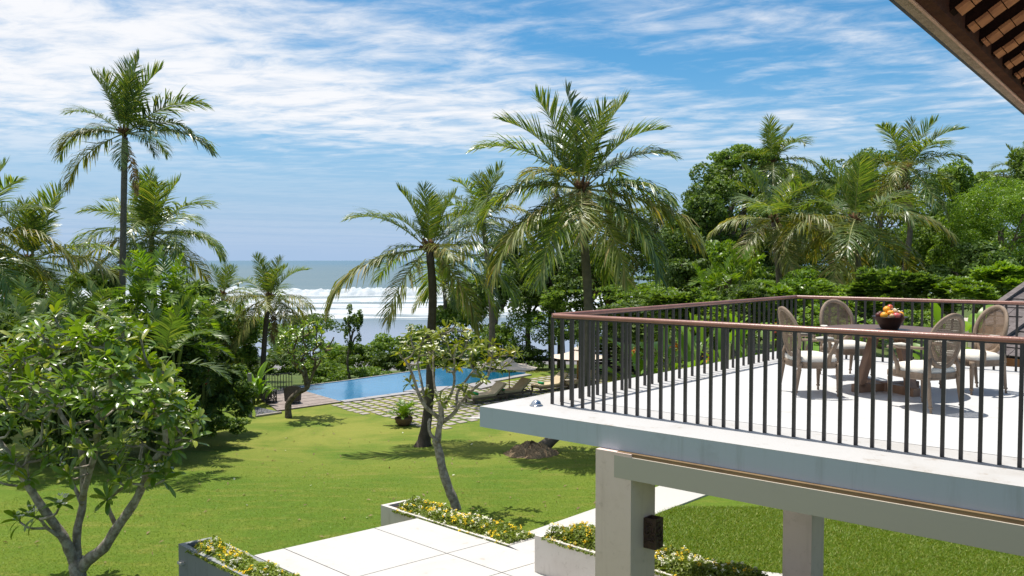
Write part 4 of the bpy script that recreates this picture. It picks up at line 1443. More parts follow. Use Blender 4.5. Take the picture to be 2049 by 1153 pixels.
# feather palms: clumps of slim stems
AF = [frond_mesh(400 + k, e_, dr, L=1.9, nleaf=26, llen=1.15, wdt=0.058, hang=0.16, m_leaf='areca', m_stem='stem', spread=0.36, start=0.22, gaps=0.02)
      for k, (e_, dr) in enumerate([(82, .5), (66, .9), (50, 1.1), (34, 1.2), (16, 1.1), (0, .9)])]
WF = [frond_mesh(420 + k, e_, dr, L=1.8, nleaf=24, llen=1.1, wdt=0.060, hang=0.22, m_leaf='wax', m_stem='stem', spread=0.3, start=0.22, gaps=0.02)
      for k, (e_, dr) in enumerate([(82, .5), (62, .9), (44, 1.1), (24, 1.2), (4, 1.1), (-20, .8)])]


def clump_palm(heads, Yd, label, meshes, seed, stem, per=9, sc=1.0, name='feather_palm', group=None, base=None):
    r_ = np.random.default_rng(seed)
    h0 = at(*heads[0], Yd)
    b = np.array([h0[0], Yd, gz(h0[0], Yd)]) if base is None else ground(*base)
    root = thing(name, b, label, 'palm', group)
    for hx, hy in heads:
        y_ = (Yd if base is None else b[1]) + r_.uniform(-0.7, 0.7)
        c_ = at(hx, hy, y_)
        f_ = np.array([b[0] + r_.normal(0, 0.2), y_ * 0.4 + b[1] * 0.6, b[2] - 0.1])
        MB().tube(curve_pts([f_, (f_ + c_) / 2 + np.array([0.1, 0, 0]), c_], 10), np.linspace(0.05, 0.03, 10), 7).build('cane_stem', M['stem'], root, True)
        d_ = c_ - f_
        MB().tube([c_ - d_ / np.linalg.norm(d_) * 0.75 * sc, c_ - d_ / np.linalg.norm(d_) * 0.2, c_ + UP * 0.15], [0.055, 0.05, 0.02], 8).build('leaf_sheath', M[stem], root, True)
        for k in range(per):
            t_ = k / max(per - 1, 1)
            ki = min(len(meshes) - 1, int(t_ * len(meshes)))
            inst('frond', meshes[ki], root, tuple(c_ - b), (r_.normal(0, 0.1), 0, k * 2.4 + r_.uniform(0, 1)), sc * r_.uniform(0.85, 1.15))
    return root


clump_palm([(300, 575), (345, 595), (272, 620), (330, 640), (285, 670), (372, 640), (318, 690), (250, 665), (365, 690)], 24, 'bright green feather palm clump just right of the tallest trunk', AF, 1, 'stem', 10, 0.74)
clump_palm([(405, 668), (420, 740), (395, 765), (432, 800), (402, 700), (412, 825)], 22.5, 'dark clumping palm with red stems at the edge of the lawn', WF, 2, 'redstem', 8, 0.72, 'lipstick_palm', base=(408, 876))
clump_palm([(120, 640), (60, 640), (165, 670), (100, 690), (30, 690), (185, 645), (140, 720)], 22, 'dark green feather palm thicket behind the big frangipani', WF, 3, 'stem', 9, 0.66)
clump_palm([(1440, 585), (1480, 570), (1410, 600)], 30, 'low fan of palm fronds beside the yellow-fronded palm trunk', AF, 4, 'stem', 8, 0.8)
clump_palm([(235, 720), (330, 730), (60, 730), (180, 740)], 21, 'shaded feather palm low behind the big frangipani', WF, 5, 'stem', 8, 1.0)
clump_palm([(470, 700), (560, 720), (500, 690)], 44, 'low palm scrub behind the deck fence', WF, 6, 'stem', 7, 1.1)

# ------------------------------------------------------------------ broadleaf trees and shrubs


def crown_mesh(name, c, rx, ry, rz, n, smin, smax, seed, mat_, nclump=46, csize=0.30, up=0.55, rosette=0, flat=0.0, aspect=0.5):
    r_ = np.random.default_rng(seed)
    d = r_.normal(0, 1, (nclump, 3))
    d /= np.linalg.norm(d, axis=1)[:, None]
    d[:, 2] = np.where(d[:, 2] < -0.55, -d[:, 2], d[:, 2])
    rad = r_.uniform(0.42, 1.0, nclump) ** 0.8
    cc = d * rad[:, None]
    cr = csize * r_.uniform(0.5, 1.25, nclump)
    wgt = cr ** 2
    ci = r_.choice(nclump, n, p=wgt / wgt.sum())
    e = r_.normal(0, 1, (n, 3))
    e[:, 2] += 0.35
    e /= np.linalg.norm(e, axis=1)[:, None]
    rr = 0.5 + 0.5 * r_.random(n) ** 0.5
    C = cc[ci] + e * (cr[ci] * rr)[:, None] * np.array([1.0, 1.0, 0.72])
    C = C * np.array([rx, ry, rz]) + np.asarray(c, float)
    if rosette:
        m = rosette
        C = np.repeat(C, m, 0)
        e = np.repeat(e, m, 0)
        a_ = np.tile(np.arange(m) * 2 * np.pi / m, n) + np.repeat(r_.uniform(0, 6.28, n), m)
        el = np.tile(np.linspace(0.15, 0.7, m), n)
        T = np.c_[np.cos(a_) * np.cos(el), np.sin(a_) * np.cos(el), np.sin(el)] + e * 0.5
        T /= np.linalg.norm(T, axis=1)[:, None]
        Nn = np.tile(np.array([0, 0, 1.0]), (len(T), 1)) + r_.normal(0, 0.15, T.shape)
        Nn -= T * np.sum(T * Nn, 1)[:, None]
        Nn /= np.linalg.norm(Nn, axis=1)[:, None]
        Sd = np.cross(Nn, T)
        s = r_.uniform(smin, smax, len(T))[:, None] * 2
        V = np.empty((len(T), 4, 3))
        V[:, 0] = C
        V[:, 1] = C + T * s * 0.62 + Sd * s * 0.17
        V[:, 2] = C + T * s - UP * s * 0.08
        V[:, 3] = C + T * s * 0.62 - Sd * s * 0.17
        V = V.reshape(-1, 3)
        F = np.arange(len(V)).reshape(-1, 4)
    else:
        V, F = leaf_quads(C, r_, smin, smax, up, aspect, 0.3, e)
    me = np_mesh(name, V, F)
    me.materials.append(M[mat_])
    return me


def px_m(px, Y):
    return px / F_PX * Y


def tree(px, py, hw, hh, Y, label, mat_='dark', n=7000, smin=0.08, smax=0.15, seed=0, name='forest_tree', nclump=46, csize=0.30, group='broadleaf trees of the forest', ryk=1.0, up=0.55, rosette=0, trunk_r=0.22, cat='tree', aspect=0.5):
    c = at(px, py, Y)
    rx, rz = px_m(hw, Y), px_m(hh, Y)
    ry = min(rx, 3.0) * ryk
    g = np.array([c[0], c[1], float(gz(c[0], c[1]))])
    root = thing(name, g, label, cat, group)
    r_ = np.random.default_rng(seed + 5000)
    mb = MB()
    top = c + UP * rz * 0.15
    k_ = np.array([r_.normal(0, 0.3), r_.normal(0, 0.3), 0])
    mb.tube(curve_pts([g - UP * 0.3, (g + c) / 2 + k_, top], 9), np.linspace(trunk_r, trunk_r * 0.45, 9), 9)
    for k in range(9):
        a_ = k * 2.4
        s0 = (g + c) / 2 * 0.4 + c * 0.6 + k_ * 0.4 + UP * r_.uniform(-0.4, 0.4) * rz
        e_ = c + np.array([math.cos(a_) * rx * 0.68, math.sin(a_) * ry * 0.68, r_.uniform(-0.3, 0.7) * rz])
        mb.tube(curve_pts([s0, (s0 + e_) / 2 + UP * 0.15 * rz, e_], 6), np.linspace(trunk_r * 0.4, trunk_r * 0.12, 6), 6)
    mb.build('trunk', M['bark_dark'], root, True)
    cm = link('crown', crown_mesh('crown', c, rx, ry, rz, n, smin, smax, seed, mat_, nclump, csize, up, rosette, aspect=aspect), None, root)
    return root


T = tree
T(1560, 450, 110, 110, 60, 'dark tree farthest back, behind the dark forest palm', 'dark', 8000, 0.10, 0.18, seed=40, nclump=40)
T(1745, 450, 120, 105, 61, 'dark tree farthest back, between the right forest palms', 'mid', 8000, 0.10, 0.18, seed=41, nclump=40)
T(1900, 500, 110, 95, 56, 'dark tree farthest back, left of the feathery tree', 'dark', 8000, 0.10, 0.18, seed=42, nclump=40)
T(1430, 520, 110, 90, 56, 'dark tree farthest back, at the left end of the forest', 'dark', 8000, 0.10, 0.18, seed=43, nclump=40)
T(1396, 480, 78, 105, 43, 'dark round-topped tree at the left front of the forest', 'dark', 9000, seed=1)
T(1462, 430, 95, 108, 46, 'large dark tree behind the yellow-fronded palm, with pale green shoots', 'mid', 9000, seed=2, nclump=34, csize=0.27)
T(1492, 322, 62, 30, 48, 'spreading flat-topped tree crown beside the dark forest palm', 'mid', 3500, seed=3, nclump=26, csize=0.36)
T(1452, 545, 62, 62, 38, 'small yellow-green tree low in front of the dark forest', 'bright', 4500, 0.07, 0.13, seed=4)
T(1372, 570, 50, 62, 39, 'dark leafy tree low at the forest edge near the large palm', 'dark', 4500, seed=5)
T(1625, 440, 100, 110, 54, 'dark tree filling the gap between the two yellowish palms', 'dark', 9000, seed=6)
T(1768, 352, 66, 55, 56, 'bright topped tree peeping out left of the rightmost palm', 'bright', 5000, seed=7)
T(1905, 460, 78, 130, 43, 'tall leafy tree right of the rightmost forest palm', 'mid', 11000, seed=8, nclump=64, csize=0.26)
T(2000, 480, 105, 118, 39, 'feathery light green tree at the right edge', 'bright', 30000, 0.045, 0.085, seed=9, nclump=90, csize=0.26, aspect=0.32)
T(2010, 545, 120, 75, 46, 'dark tree under the feathery light green one', 'dark', 9000, seed=23, nclump=60)
T(1975, 372, 62, 26, 62, 'distant grey-green treetop above the feathery tree', 'grey', 3500, 0.08, 0.14, seed=10)
T(1322, 488, 55, 92, 55, 'wispy grey-green tree between the large palm and the forest', 'grey', 8500, 0.06, 0.11, seed=11, aspect=0.3, csize=0.26)
T(1012, 560, 56, 96, 49, 'dark bushy tree between the middle and the large palm', 'dark', 6500, seed=12)
T(1680, 545, 150, 85, 50, 'broad dark tree behind the trunks of the two yellowish palms', 'dark', 10000, seed=13, nclump=60)
T(1820, 545, 120, 90, 47, 'broad dark tree behind the rightmost palm trunk', 'dark', 9000, seed=14, nclump=60)
T(1255, 520, 62, 95, 52, 'dark tree seen through the right fronds of the large palm', 'dark', 5500, seed=15)
T(1105, 510, 70, 92, 48, 'dark tree behind the left fronds of the large palm', 'mid', 6500, seed=16)
T(1960, 560, 80, 70, 36, 'dark tree behind the shingle roofs', 'dark', 7000, seed=17)
T(1555, 545, 60, 80, 46, 'dark tree behind the yellow-fronded palm trunk', 'dark', 6000, seed=18)
T(1185, 560, 80, 70, 44, 'dark tree behind the trunk of the large palm', 'dark', 6500, seed=19)
T(1062, 590, 66, 66, 48, 'leafy tree left of the terrace handrail corner', 'mid', 5500, seed=20)
T(2075, 400, 60, 120, 45, 'tree cut off by the right edge behind the roof eave', 'mid', 6000, seed=21)
T(945, 610, 55, 55, 53, 'leafy tree right of the middle palm trunk, before the surf', 'mid', 5500, seed=24)
T(1120, 600, 70, 60, 50, 'leafy tree behind the handrail corner, under the large palm', 'mid', 6000, seed=25)
T(1215, 590, 60, 60, 47, 'leafy tree right of the large palm trunk', 'dark', 5500, seed=26)
# slender young tree by the pool
T(706, 672, 22, 62, 47, 'slender young tree standing alone beyond the pool', 'mid', 1500, 0.06, 0.11, seed=22, group=None, csize=0.22, name='young_tree', trunk_r=0.10)


def shrub(px, py, hw, hh, Y, label, mat_='mid', n=3500, smin=0.06, smax=0.12, seed=0, rosette=0, group='shrubs round the garden', name='shrub', nclump=40, csize=0.32, cat='shrub', ryk=1.0, aspect=0.5, up=0.55):
    c = at(px, py, Y)
    rx, rz = px_m(hw, Y), px_m(hh, Y)
    ry = min(rx, 2.2) * ryk
    o = link(name, crown_mesh(name, c, rx, ry, rz, n, smin, smax, seed, mat_, nclump, csize, up, rosette, aspect=aspect), None)
    tag(o, label, cat, group)
    return o


# left garden
S_ = shrub
S_(455, 800, 52, 66, 28, 'glossy dark shrub left of the grey timber post', 'dark', 5200, 0.06, 0.11, 31)
S_(440, 855, 48, 26, 25.5, 'low green ground shrub at the lawn edge below the glossy dark shrub', 'mid', 2600, 0.05, 0.09, 32)
S_(60, 690, 110, 90, 24, 'dense dark shrub mass at the far left behind the frangipani', 'dark', 7500, 0.07, 0.13, 33)
S_(220, 720, 110, 90, 25, 'dense dark shrub behind the frangipani, under the tallest palm', 'dark', 7500, 0.07, 0.13, 34)
S_(345, 760, 70, 90, 25, 'shaded dark shrub between the frangipani and the red-stemmed palm', 'dark', 6000, 0.06, 0.12, 35)
S_(110, 846, 140, 52, 23, 'dark hedge low behind the frangipani, left half', 'dark', 7000, 0.06, 0.11, 36)
S_(285, 848, 115, 50, 23, 'dark hedge low behind the frangipani, right half', 'dark', 7000, 0.06, 0.11, 37)
S_(20, 600, 80, 70, 34, 'dark undergrowth below the leftmost palms', 'dark', 5000, 0.07, 0.13, 38)
S_(190, 600, 60, 60, 36, 'dark thicket between the left palms before the sea', 'mid', 4500, 0.07, 0.13, 39)
S_(385, 640, 60, 70, 36, 'green thicket right of the feather palm clump', 'mid', 5000, 0.07, 0.13, 40)
S_(455, 690, 60, 60, 40, 'leafy scrub left of the deck palm', 'mid', 4500, 0.08, 0.14, 41)
S_(360, 690, 60, 60, 27, 'shaded green bush below the feather palm clump', 'dark', 4200, 0.07, 0.12, 42)
# beyond the pool
far_sh = [(470, 735, 50, 34, 46, 'mid', 'green bush behind the deck fence, at its left end'),
          (590, 690, 50, 40, 50, 'mid', 'round glossy bush behind the twisted pool frangipani'),
          (560, 735, 45, 26, 47, 'dark', 'dark low bush just behind the deck fence'),
          (640, 745, 55, 26, 48, 'mid', 'low bush beside the pool edge, right of the twisted frangipani'),
          (665, 715, 45, 24, 56, 'bright', 'bright yellow-green bush beyond the pool, left of the young tree'),
          (720, 722, 50, 30, 52, 'mid', 'bush at the foot of the slender young tree'),
          (770, 705, 45, 34, 56, 'mid', 'rounded bush right of the young tree against the beach'),
          (785, 728, 40, 24, 51, 'dark', 'dark shiny bush at the middle of the infinity edge'),
          (815, 710, 40, 22, 58, 'bright', 'bright grassy bush beyond the pool, left of the middle palm trunk'),
          (840, 690, 45, 40, 54, 'mid', 'leafy bush behind the middle palm trunk'),
          (905, 660, 50, 45, 50, 'mid', 'tall bush behind the lawn frangipani crown'),
          (925, 710, 60, 34, 49, 'dark', 'dark bush at the right end of the infinity edge'),
          (985, 690, 50, 45, 47, 'mid', 'green bush above the first parasol'),
          (1000, 735, 48, 18, 45.5, 'dark', 'dark clipped hedge beyond the first parasol'),
          (880, 730, 50, 16, 50, 'mid', 'low hedge along the infinity edge behind the frangipani'),
          (700, 752, 70, 14, 47.5, 'mid', 'low hedge along the left part of the infinity edge'),
          (620, 655, 70, 24, 66, 'mid', 'far low scrub on the beach slope above the pool'),
          (520, 680, 55, 40, 54, 'mid', 'scrub behind the trunk of the deck palm'),
          (420, 730, 45, 40, 40, 'dark', 'dark scrub left of the broad-leaved bright plant')]
for k, (px, py, hw, hh, Yd, mt, lb) in enumerate(far_sh):
    S_(px, py, hw, hh, Yd, lb, mt, 2600, 0.08, 0.15, 60 + k, group='bushes beyond the pool')
# right of the pool, behind the terrace
mid_sh = [(1060, 665, 60, 46, 47, 'mid', 0, 'leafy shrub left of the handrail corner'),
          (1110, 645, 62, 42, 44, 'bright', 6, 'light green frangipani shrub behind the handrail corner'),
          (1050, 722, 50, 28, 46, 'dark', 0, 'dark shrub between the two parasols'),
          (1150, 668, 60, 40, 45, 'mid', 0, 'shrub behind the second parasol'),
          (1225, 650, 60, 60, 43, 'mid', 6, 'green shrub behind the left railing, near the large trunk'),
          (1290, 632, 62, 52, 38, 'bright', 6, 'light green shrub touching the left railing, third from the corner'),
          (1345, 640, 60, 55, 28, 'mid', 6, 'green shrub behind the middle of the left railing'),
          (1410, 640, 60, 55, 27, 'mid', 6, 'leafy shrub behind the left railing, before the low palm fan'),
          (1480, 640, 60, 60, 27, 'mid', 6, 'leafy shrub behind the left railing close to its far corner'),
          (1540, 620, 55, 60, 28, 'bright', 6, 'leafy shrub just outside the far railing corner'),
          (1610, 595, 60, 48, 30, 'bright', 0, 'light green shrub behind the far armchair'),
          (1690, 600, 62, 52, 28, 'bright', 6, 'frangipani shrub behind the far railing, left of the fruit bowl'),
          (1770, 605, 60, 50, 27, 'mid', 6, 'frangipani shrub behind the fruit bowl'),
          (1850, 605, 62, 48, 26, 'bright', 6, 'frangipani shrub behind the near armchair back'),
          (1920, 600, 60, 50, 25, 'bright', 6, 'frangipani shrub beside the shingle roof, left of it'),
          (2000, 590, 50, 40, 27, 'mid', 6, 'frangipani shrub above the shingle roof'),
          (1640, 680, 120, 60, 26, 'mid', 6, 'green hedge behind the far railing, left part'),
          (1840, 690, 120, 60, 24, 'mid', 6, 'green hedge behind the far railing, right part'),
          (1290, 712, 80, 50, 43, 'mid', 0, 'hedge low behind the left railing, near part'),
          (1430, 710, 100, 55, 26, 'mid', 6, 'hedge low behind the left railing, far part')]
for k, (px, py, hw, hh, Yd, mt, ro, lb) in enumerate(mid_sh):
    if ro:
        jy = [0, -16, 9, -7, 14, -20, 4][k % 7]
        big = k % 3 == 0
        S_(px, py + jy, hw * [1.0, 0.8, 1.15][k % 3], hh * [1.0, 1.15, 0.85][k % 3], Yd, lb, ['bright', 'mid', 'mid', 'dark', 'bright'][k % 5], 430 if big else 560, 0.10 if big else 0.065, 0.16 if big else 0.11, 90 + k, rosette=8, group='shrubs behind the terrace', csize=0.30, nclump=26)
    else:
        S_(px, py, hw, hh, Yd, lb, mt, 3400, 0.06, 0.11, 90 + k, group='shrubs behind the terrace')
S_(1560, 560, 330, 30, 44, 'dark understorey running along the foot of the forest', 'dark', 9000, 0.09, 0.16, 130, nclump=90, csize=0.16)
S_(1700, 640, 360, 60, 33, 'dark leafy mass behind the frangipani shrubs', 'dark', 14000, 0.08, 0.14, 132, nclump=110, csize=0.16)
S_(1330, 660, 200, 60, 34, 'dark leafy mass behind the left railing shrubs', 'dark', 9000, 0.08, 0.14, 133, nclump=80, csize=0.20)
S_(1500, 600, 400, 40, 40, 'green understorey in front of the forest trunks', 'mid', 9000, 0.08, 0.15, 131, nclump=90, csize=0.16)

# broad-leaved tropical plants


def blade_mesh(L, W, bend, seed):
    n = 9
    s = np.linspace(0, 1, n)
    th = 0.0 - bend * s ** 1.5
    x = np.concatenate([[0], np.cumsum(np.cos(th[1:]))]) / (n - 1) * L
    z = np.concatenate([[0], np.cumsum(np.sin(th[1:]))]) / (n - 1) * L
    wd = W / 2 * np.sin(np.pi * np.clip(s * 0.97 + 0.03, 0, 1)) ** 0.7
    V = np.vstack([np.c_[x, wd, z + wd * 0.35], np.c_[x, np.zeros(n), z], np.c_[x, -wd, z + wd * 0.35]])
    F = [(i_, i_ + 1, n + i_ + 1, n + i_) for i_ in range(n - 1)] + [(n + i_, n + i_ + 1, 2 * n + i_ + 1, 2 * n + i_) for i_ in range(n - 1)]
    me = np_mesh('leaf', V, np.array(F))
    me.polygons.foreach_set('use_smooth', [True] * len(me.polygons))
    return me


BL = []
for k in range(3):
    me = blade_mesh(1.0, 0.27, [0.6, 1.0, 1.4][k], k)
    me.materials.append(M['banana'])
    BL.append(me)


def broad_plant(base, h, n, ll, label, seed, flower=None, group='broad-leaved plants'):
    r_ = np.random.default_rng(seed)
    base = np.asarray(base, float)
    root = thing('broadleaf_plant', base, label, 'plant', group)
    for k in range(n):
        a_ = k * 2.4 + r_.uniform(-0.3, 0.3)
        e_ = R(r_.uniform(35, 82))
        f_ = np.array([math.cos(a_), math.sin(a_), 0]) * r_.uniform(0.02, 0.35)
        z_ = r_.uniform(0.25, 1.0) * h
        top = f_ * 2.0 + UP * z_
        inst('leaf', BL[int(r_.integers(0, 3))], root, tuple(top), (r_.normal(0, 0.25), -e_, a_), ll * r_.uniform(0.75, 1.2))
    q = MB()
    for k in range(max(4, n // 4)):
        a_ = k * 2.4
        f_ = np.array([math.cos(a_), math.sin(a_), 0]) * 0.15
        q.tube([base + f_, base + f_ * 2.5 + UP * h * 0.95], [0.035, 0.018], 6)
    q.build('stalks', M['stem'], root, True)
    if flower:
        for k in range(4):
            c_ = base + np.array([r_.normal(0, 0.4), r_.normal(0, 0.3) - 0.4, h * r_.uniform(0.5, 1.1)])
            C = c_ + r_.normal(0, 0.06, (14, 3))
            V, F = leaf_quads(C, r_, 0.05, 0.09, up=0.8)
            put(link('flower_head', np_mesh('flower_head', V, F), M[flower]), root)
    return root


g_ = ground(500, 815)
broad_plant(np.array([g_[0], g_[1] + 0.6, 0.0]), 1.1, 34, 0.95, 'bright lime-green broad-leaved plant behind the grey timber post', 1)
for k, (px, py, Yd, lb, fl) in enumerate([(1275, 715, 24, 'broad-leaved plant beyond the left railing, near the large palm trunk', None),
                                          (1330, 715, 22, 'broad-leaved plant with orange flowers behind the left railing', 'orange_petal'),
                                          (1385, 705, 21, 'broad-leaved plant with orange flowers, right of the first flowering one', 'orange_petal'),
                                          (1450, 690, 20, 'tall broad-leaved plant behind the left railing, left of the far corner', None),
                                          (1520, 680, 20, 'broad-leaved plant just left of the far railing corner', 'red_petal'),
                                          (1640, 670, 18.5, 'broad-leaved plant behind the far railing, by the left armchair', None),
                                          (1930, 680, 16.5, 'broad-leaved plant behind the right armchair', None)]):
    c_ = at(px, py, Yd)
    zb = float(gz(c_[0], c_[1]))
    broad_plant((c_[0], Yd, zb), c_[2] - zb + 0.2, 26, 1.05, lb, 20 + k, fl)
c_ = at(80, 650, 22.5)
broad_plant((c_[0], 22.5, float(gz(c_[0], 22.5))), 3.6, 22, 0.9, 'broad-leaved plant with red flowers deep behind the frangipani', 33, 'red_petal')

# ------------------------------------------------------------------ frangipani trees


def frangi_leaf(seed, curl, W=0.245):
    n = 7
    s = np.linspace(0, 1, n)
    th = 0.15 - curl * s ** 1.3
    x = np.concatenate([[0], np.cumsum(np.cos(th[1:]))]) / (n - 1)
    z = np.concatenate([[0], np.cumsum(np.sin(th[1:]))]) / (n - 1)
    wd = np.interp(s, [0, .12, .35, .62, .82, .95, 1], [0.02, .05, .13, .165, .145, .07, .0]) * W / 0.30
    V = np.vstack([np.c_[x, wd, z + wd * 0.30], np.c_[x, 0 * s, z], np.c_[x, -wd, z + wd * 0.30]])
    F = [(i_, n + i_, n + i_ + 1, i_ + 1) for i_ in range(n - 1)] + [(n + i_, 2 * n + i_, 2 * n + i_ + 1, n + i_ + 1) for i_ in range(n - 1)]
    return V, np.array(F)


FLV = [frangi_leaf(0, 0.25), frangi_leaf(1, 0.6), frangi_leaf(2, 1.0)]


def leaf_me(mat_):
    out = []
    for V, F in FLV:
        me = np_mesh('leaf', V, F)
        me.polygons.foreach_set('use_smooth', [True] * len(me.polygons))
        me.materials.append(M[mat_])
        out.append(me)
    return out


FL_ME = {'frangi': leaf_me('frangi'), 'frangi_y': leaf_me('frangi_y')}


def frangipani(base, limbs, terms, label, seed, lmin, lmax, per=(9, 13), mat_='frangi', rb=0.026, nparts=300, nflow=20, group='frangipani trees', bark='bark', up_bias=0.35):
    r_ = np.random.default_rng(seed)
    root = thing('frangipani_tree', base, label, 'tree', group)
    mb = MB()
    SK = []
    for pts, r0, r1 in limbs:
        pts = np.asarray(pts, float)
        Ls = np.sum(np.linalg.norm(np.diff(pts, axis=0), axis=1))
        n = max(8, int(Ls / 0.10))
        q = curve_pts(pts, n)
        q += np.c_[np.sin(np.linspace(0, 9, n) + seed), np.cos(np.linspace(0, 7, n)), np.zeros(n)] * 0.012
        rr = 0.84 * np.linspace(r0, r1, n) * (1 + 0.06 * np.sin(np.arange(n) * 1.7))
        mb.tube(q, rr, 10)
        SK.extend(q)
    terms = [np.asarray(t_, float) for t_ in terms]
    SKa = np.array(SK)
    terms.sort(key=lambda t_: np.min(np.linalg.norm(SKa - t_, axis=1)))
    dirs = []
    for t_ in terms:
        d = np.linalg.norm(SKa - t_, axis=1)
        pen = d + np.where(SKa[:, 2] > t_[2] - 0.05, 0.5, 0)
        k = int(np.argmin(pen))
        q0 = SKa[k]
        ds = np.linalg.norm(t_ - q0)
        ctrl = q0 * 0.5 + t_ * 0.5 + np.array([(t_ - q0)[0] * 0.15, (t_ - q0)[1] * 0.15, -0.10 * ds])
        q = curve_pts([q0, ctrl + r_.normal(0, 0.03 * ds, 3), t_], max(5, int(ds / 0.08)))
        mb.tube(q, np.linspace(rb * min(1.5, 0.8 + ds * 0.5), rb * 0.72, len(q)), 7)
        dd = q[-1] - q[-2]
        dd = dd / (np.linalg.norm(dd) + 1e-9) + UP * up_bias
        dirs.append(dd / np.linalg.norm(dd))
        SKa = np.vstack([SKa, q[2:]])
    mb.build('trunk', M[bark], root, True)
    LV = []
    for t_, dd in zip(terms, dirs):
        ax = np.cross(dd, [0.3, 0.9, 0.1])
        ax /= np.linalg.norm(ax)
        ay = np.cross(dd, ax)
        for k in range(int(r_.integers(*per))):
            a_ = k * 2.4 + r_.uniform(-0.25, 0.25)
            e_ = R(r_.uniform(-12, 68))
            xd = (ax * math.cos(a_) + ay * math.sin(a_)) * math.cos(e_) + dd * math.sin(e_)
            xd[2] -= 0.10
            xd /= np.linalg.norm(xd)
            zd = dd - xd * np.dot(dd, xd) + r_.normal(0, 0.12, 3)
            zd -= xd * np.dot(zd, xd)
            zd /= np.linalg.norm(zd) + 1e-9
            yd = np.cross(zd, xd)
            s_ = r_.uniform(lmin, lmax)
            LV.append((t_ + dd * r_.uniform(-0.05, 0.05), xd, yd, zd, s_, int(r_.integers(0, 3)), 'frangi_y' if (mat_ == 'frangi_y' or r_.random() < 0.05) else mat_))
    # the leaves nearest the viewer are pieces of their own, the rest one mass
    LV.sort(key=lambda q: q[0][1] - 0.25 * q[0][2])
    b = np.asarray(base, float)
    for pos, xd, yd, zd, s_, vi, mt in LV[:nparts]:
        Mx = Matrix(((xd[0], yd[0], zd[0]), (xd[1], yd[1], zd[1]), (xd[2], yd[2], zd[2])))
        inst('leaf', FL_ME[mt][vi], root, tuple(pos - b), Mx.to_euler(), s_)
    rest = LV[nparts:]
    if rest:
        Vs, Fs, o = [], [], 0
        for pos, xd, yd, zd, s_, vi, mt in rest:
            V, F = FLV[vi]
            Vs.append(V @ np.array([xd, yd, zd]) * s_ + pos)
            Fs.append(F + o)
            o += len(V)
        fo = link('foliage', np_mesh('foliage', np.vstack(Vs), np.vstack(Fs)), M[mat_], root, True)
        fo['kind'] = 'stuff'
    idx = r_.choice(len(terms), min(nflow, len(terms)), replace=False)
    for k in idx:
        q = MB()
        c_ = terms[k] + dirs[k] * 0.13
        for j in range(7):
            cc = c_ + r_.normal(0, 0.055, 3)
            pq = petals(cc, lmax * 0.16, 5, None, r_.uniform(0.2, 0.9))
            q.add(np.vstack(pq.v), pq.f)
        q.build('blossom', M['white_petal'], root)
    return root


r_ = np.random.default_rng(77)
# --- big tree in the lower left
y0 = 12.6


def pl(pts, y, dy=0.0):
    n = len(pts)
    return [at(px, py, y + dy * k / max(n - 1, 1)) for k, (px, py) in enumerate(pts)]


bL = at(158, 1165, y0)
bL[2] = float(gz(bL[0], bL[1]))
limbs = [([bL - UP * 0.1, at(156, 1140, y0), at(158, 1118, y0)], 0.17, 0.14),
         (pl([(152, 1128), (138, 1100), (122, 1068), (80, 1007), (36, 935), (2, 890), (-30, 850)], y0, -0.5), 0.115, 0.040),
         (pl([(155, 1122), (154, 1062), (165, 1007), (166, 935), (158, 883), (129, 840), (96, 792), (40, 760)], y0, 0.5), 0.085, 0.030),
         (pl([(160, 1140), (180, 1118), (207, 1096), (230, 1060), (268, 1007), (288, 969), (307, 926), (331, 888), (322, 820), (314, 760)], y0, -0.6), 0.125, 0.030),
         (pl([(164, 1000), (187, 916), (197, 868), (211, 825), (220, 792), (218, 735)], y0, -0.8), 0.06, 0.030),
         (pl([(192, 880), (192, 816), (158, 772), (116, 732)], y0 - 0.4, -0.3), 0.045, 0.028),
         (pl([(232, 1052), (215, 1010), (235, 985), (262, 968)], y0, -0.5), 0.045, 0.026),
         (pl([(60, 975), (52, 930), (66, 900), (78, 885)], y0 - 0.2, -0.3), 0.04, 0.026),
         (pl([(290, 965), (282, 930), (283, 890)], y0 - 0.4, 0.2), 0.038, 0.026),
         (pl([(136, 1090), (100, 1060), (78, 1040)], y0 - 0.1, -0.5), 0.04, 0.026),
         (pl([(165, 1010), (140, 960), (120, 930)], y0, 0.6), 0.045, 0.026)]
terms = []
cpx = [(190, 790)]
while len(terms) < 168:
    a_ = r_.uniform(0, 2 * math.pi)
    ph = r_.uniform(-0.15, 1.0)
    el = math.asin(np.clip(ph, -1, 1))
    rr = r_.uniform(0.72, 1.0)
    ex = math.cos(a_) * math.cos(el)
    ey = math.sin(a_) * math.cos(el)
    X_ = 175 + ex * 218 * rr
    Z_ = 800 - math.sin(el) * 178 * rr + (25 if ex > 0.6 else 0)
    t_ = at(X_, Z_, y0 + ey * 1.55 * rr)
    terms.append(t_)
for q_ in [(60, 900), (90, 880), (30, 930), (120, 925), (140, 955), (240, 965), (262, 955), (215, 1000), (345, 900), (330, 930), (370, 870), (310, 945), (280, 880), (70, 1035), (40, 1045), (180, 900), (235, 905), (150, 870), (385, 880), (300, 860), (20, 860), (10, 800), (45, 830), (85, 840), (110, 810), (250, 890), (270, 850), (205, 860), (345, 850), (365, 820), (395, 840), (330, 960), (15, 920), (55, 960), (-10, 960), (95, 910), (240, 930), (290, 930), (120, 1010)]:
    terms.append(at(*q_, y0 - 0.55 + r_.uniform(-0.3, 0.3)))
frangipani(bL, limbs, terms, 'big spreading frangipani filling the lower left corner, many pale limbs', 5, 0.22, 0.34, (9, 12), 'frangi', 0.022, 300, 24)

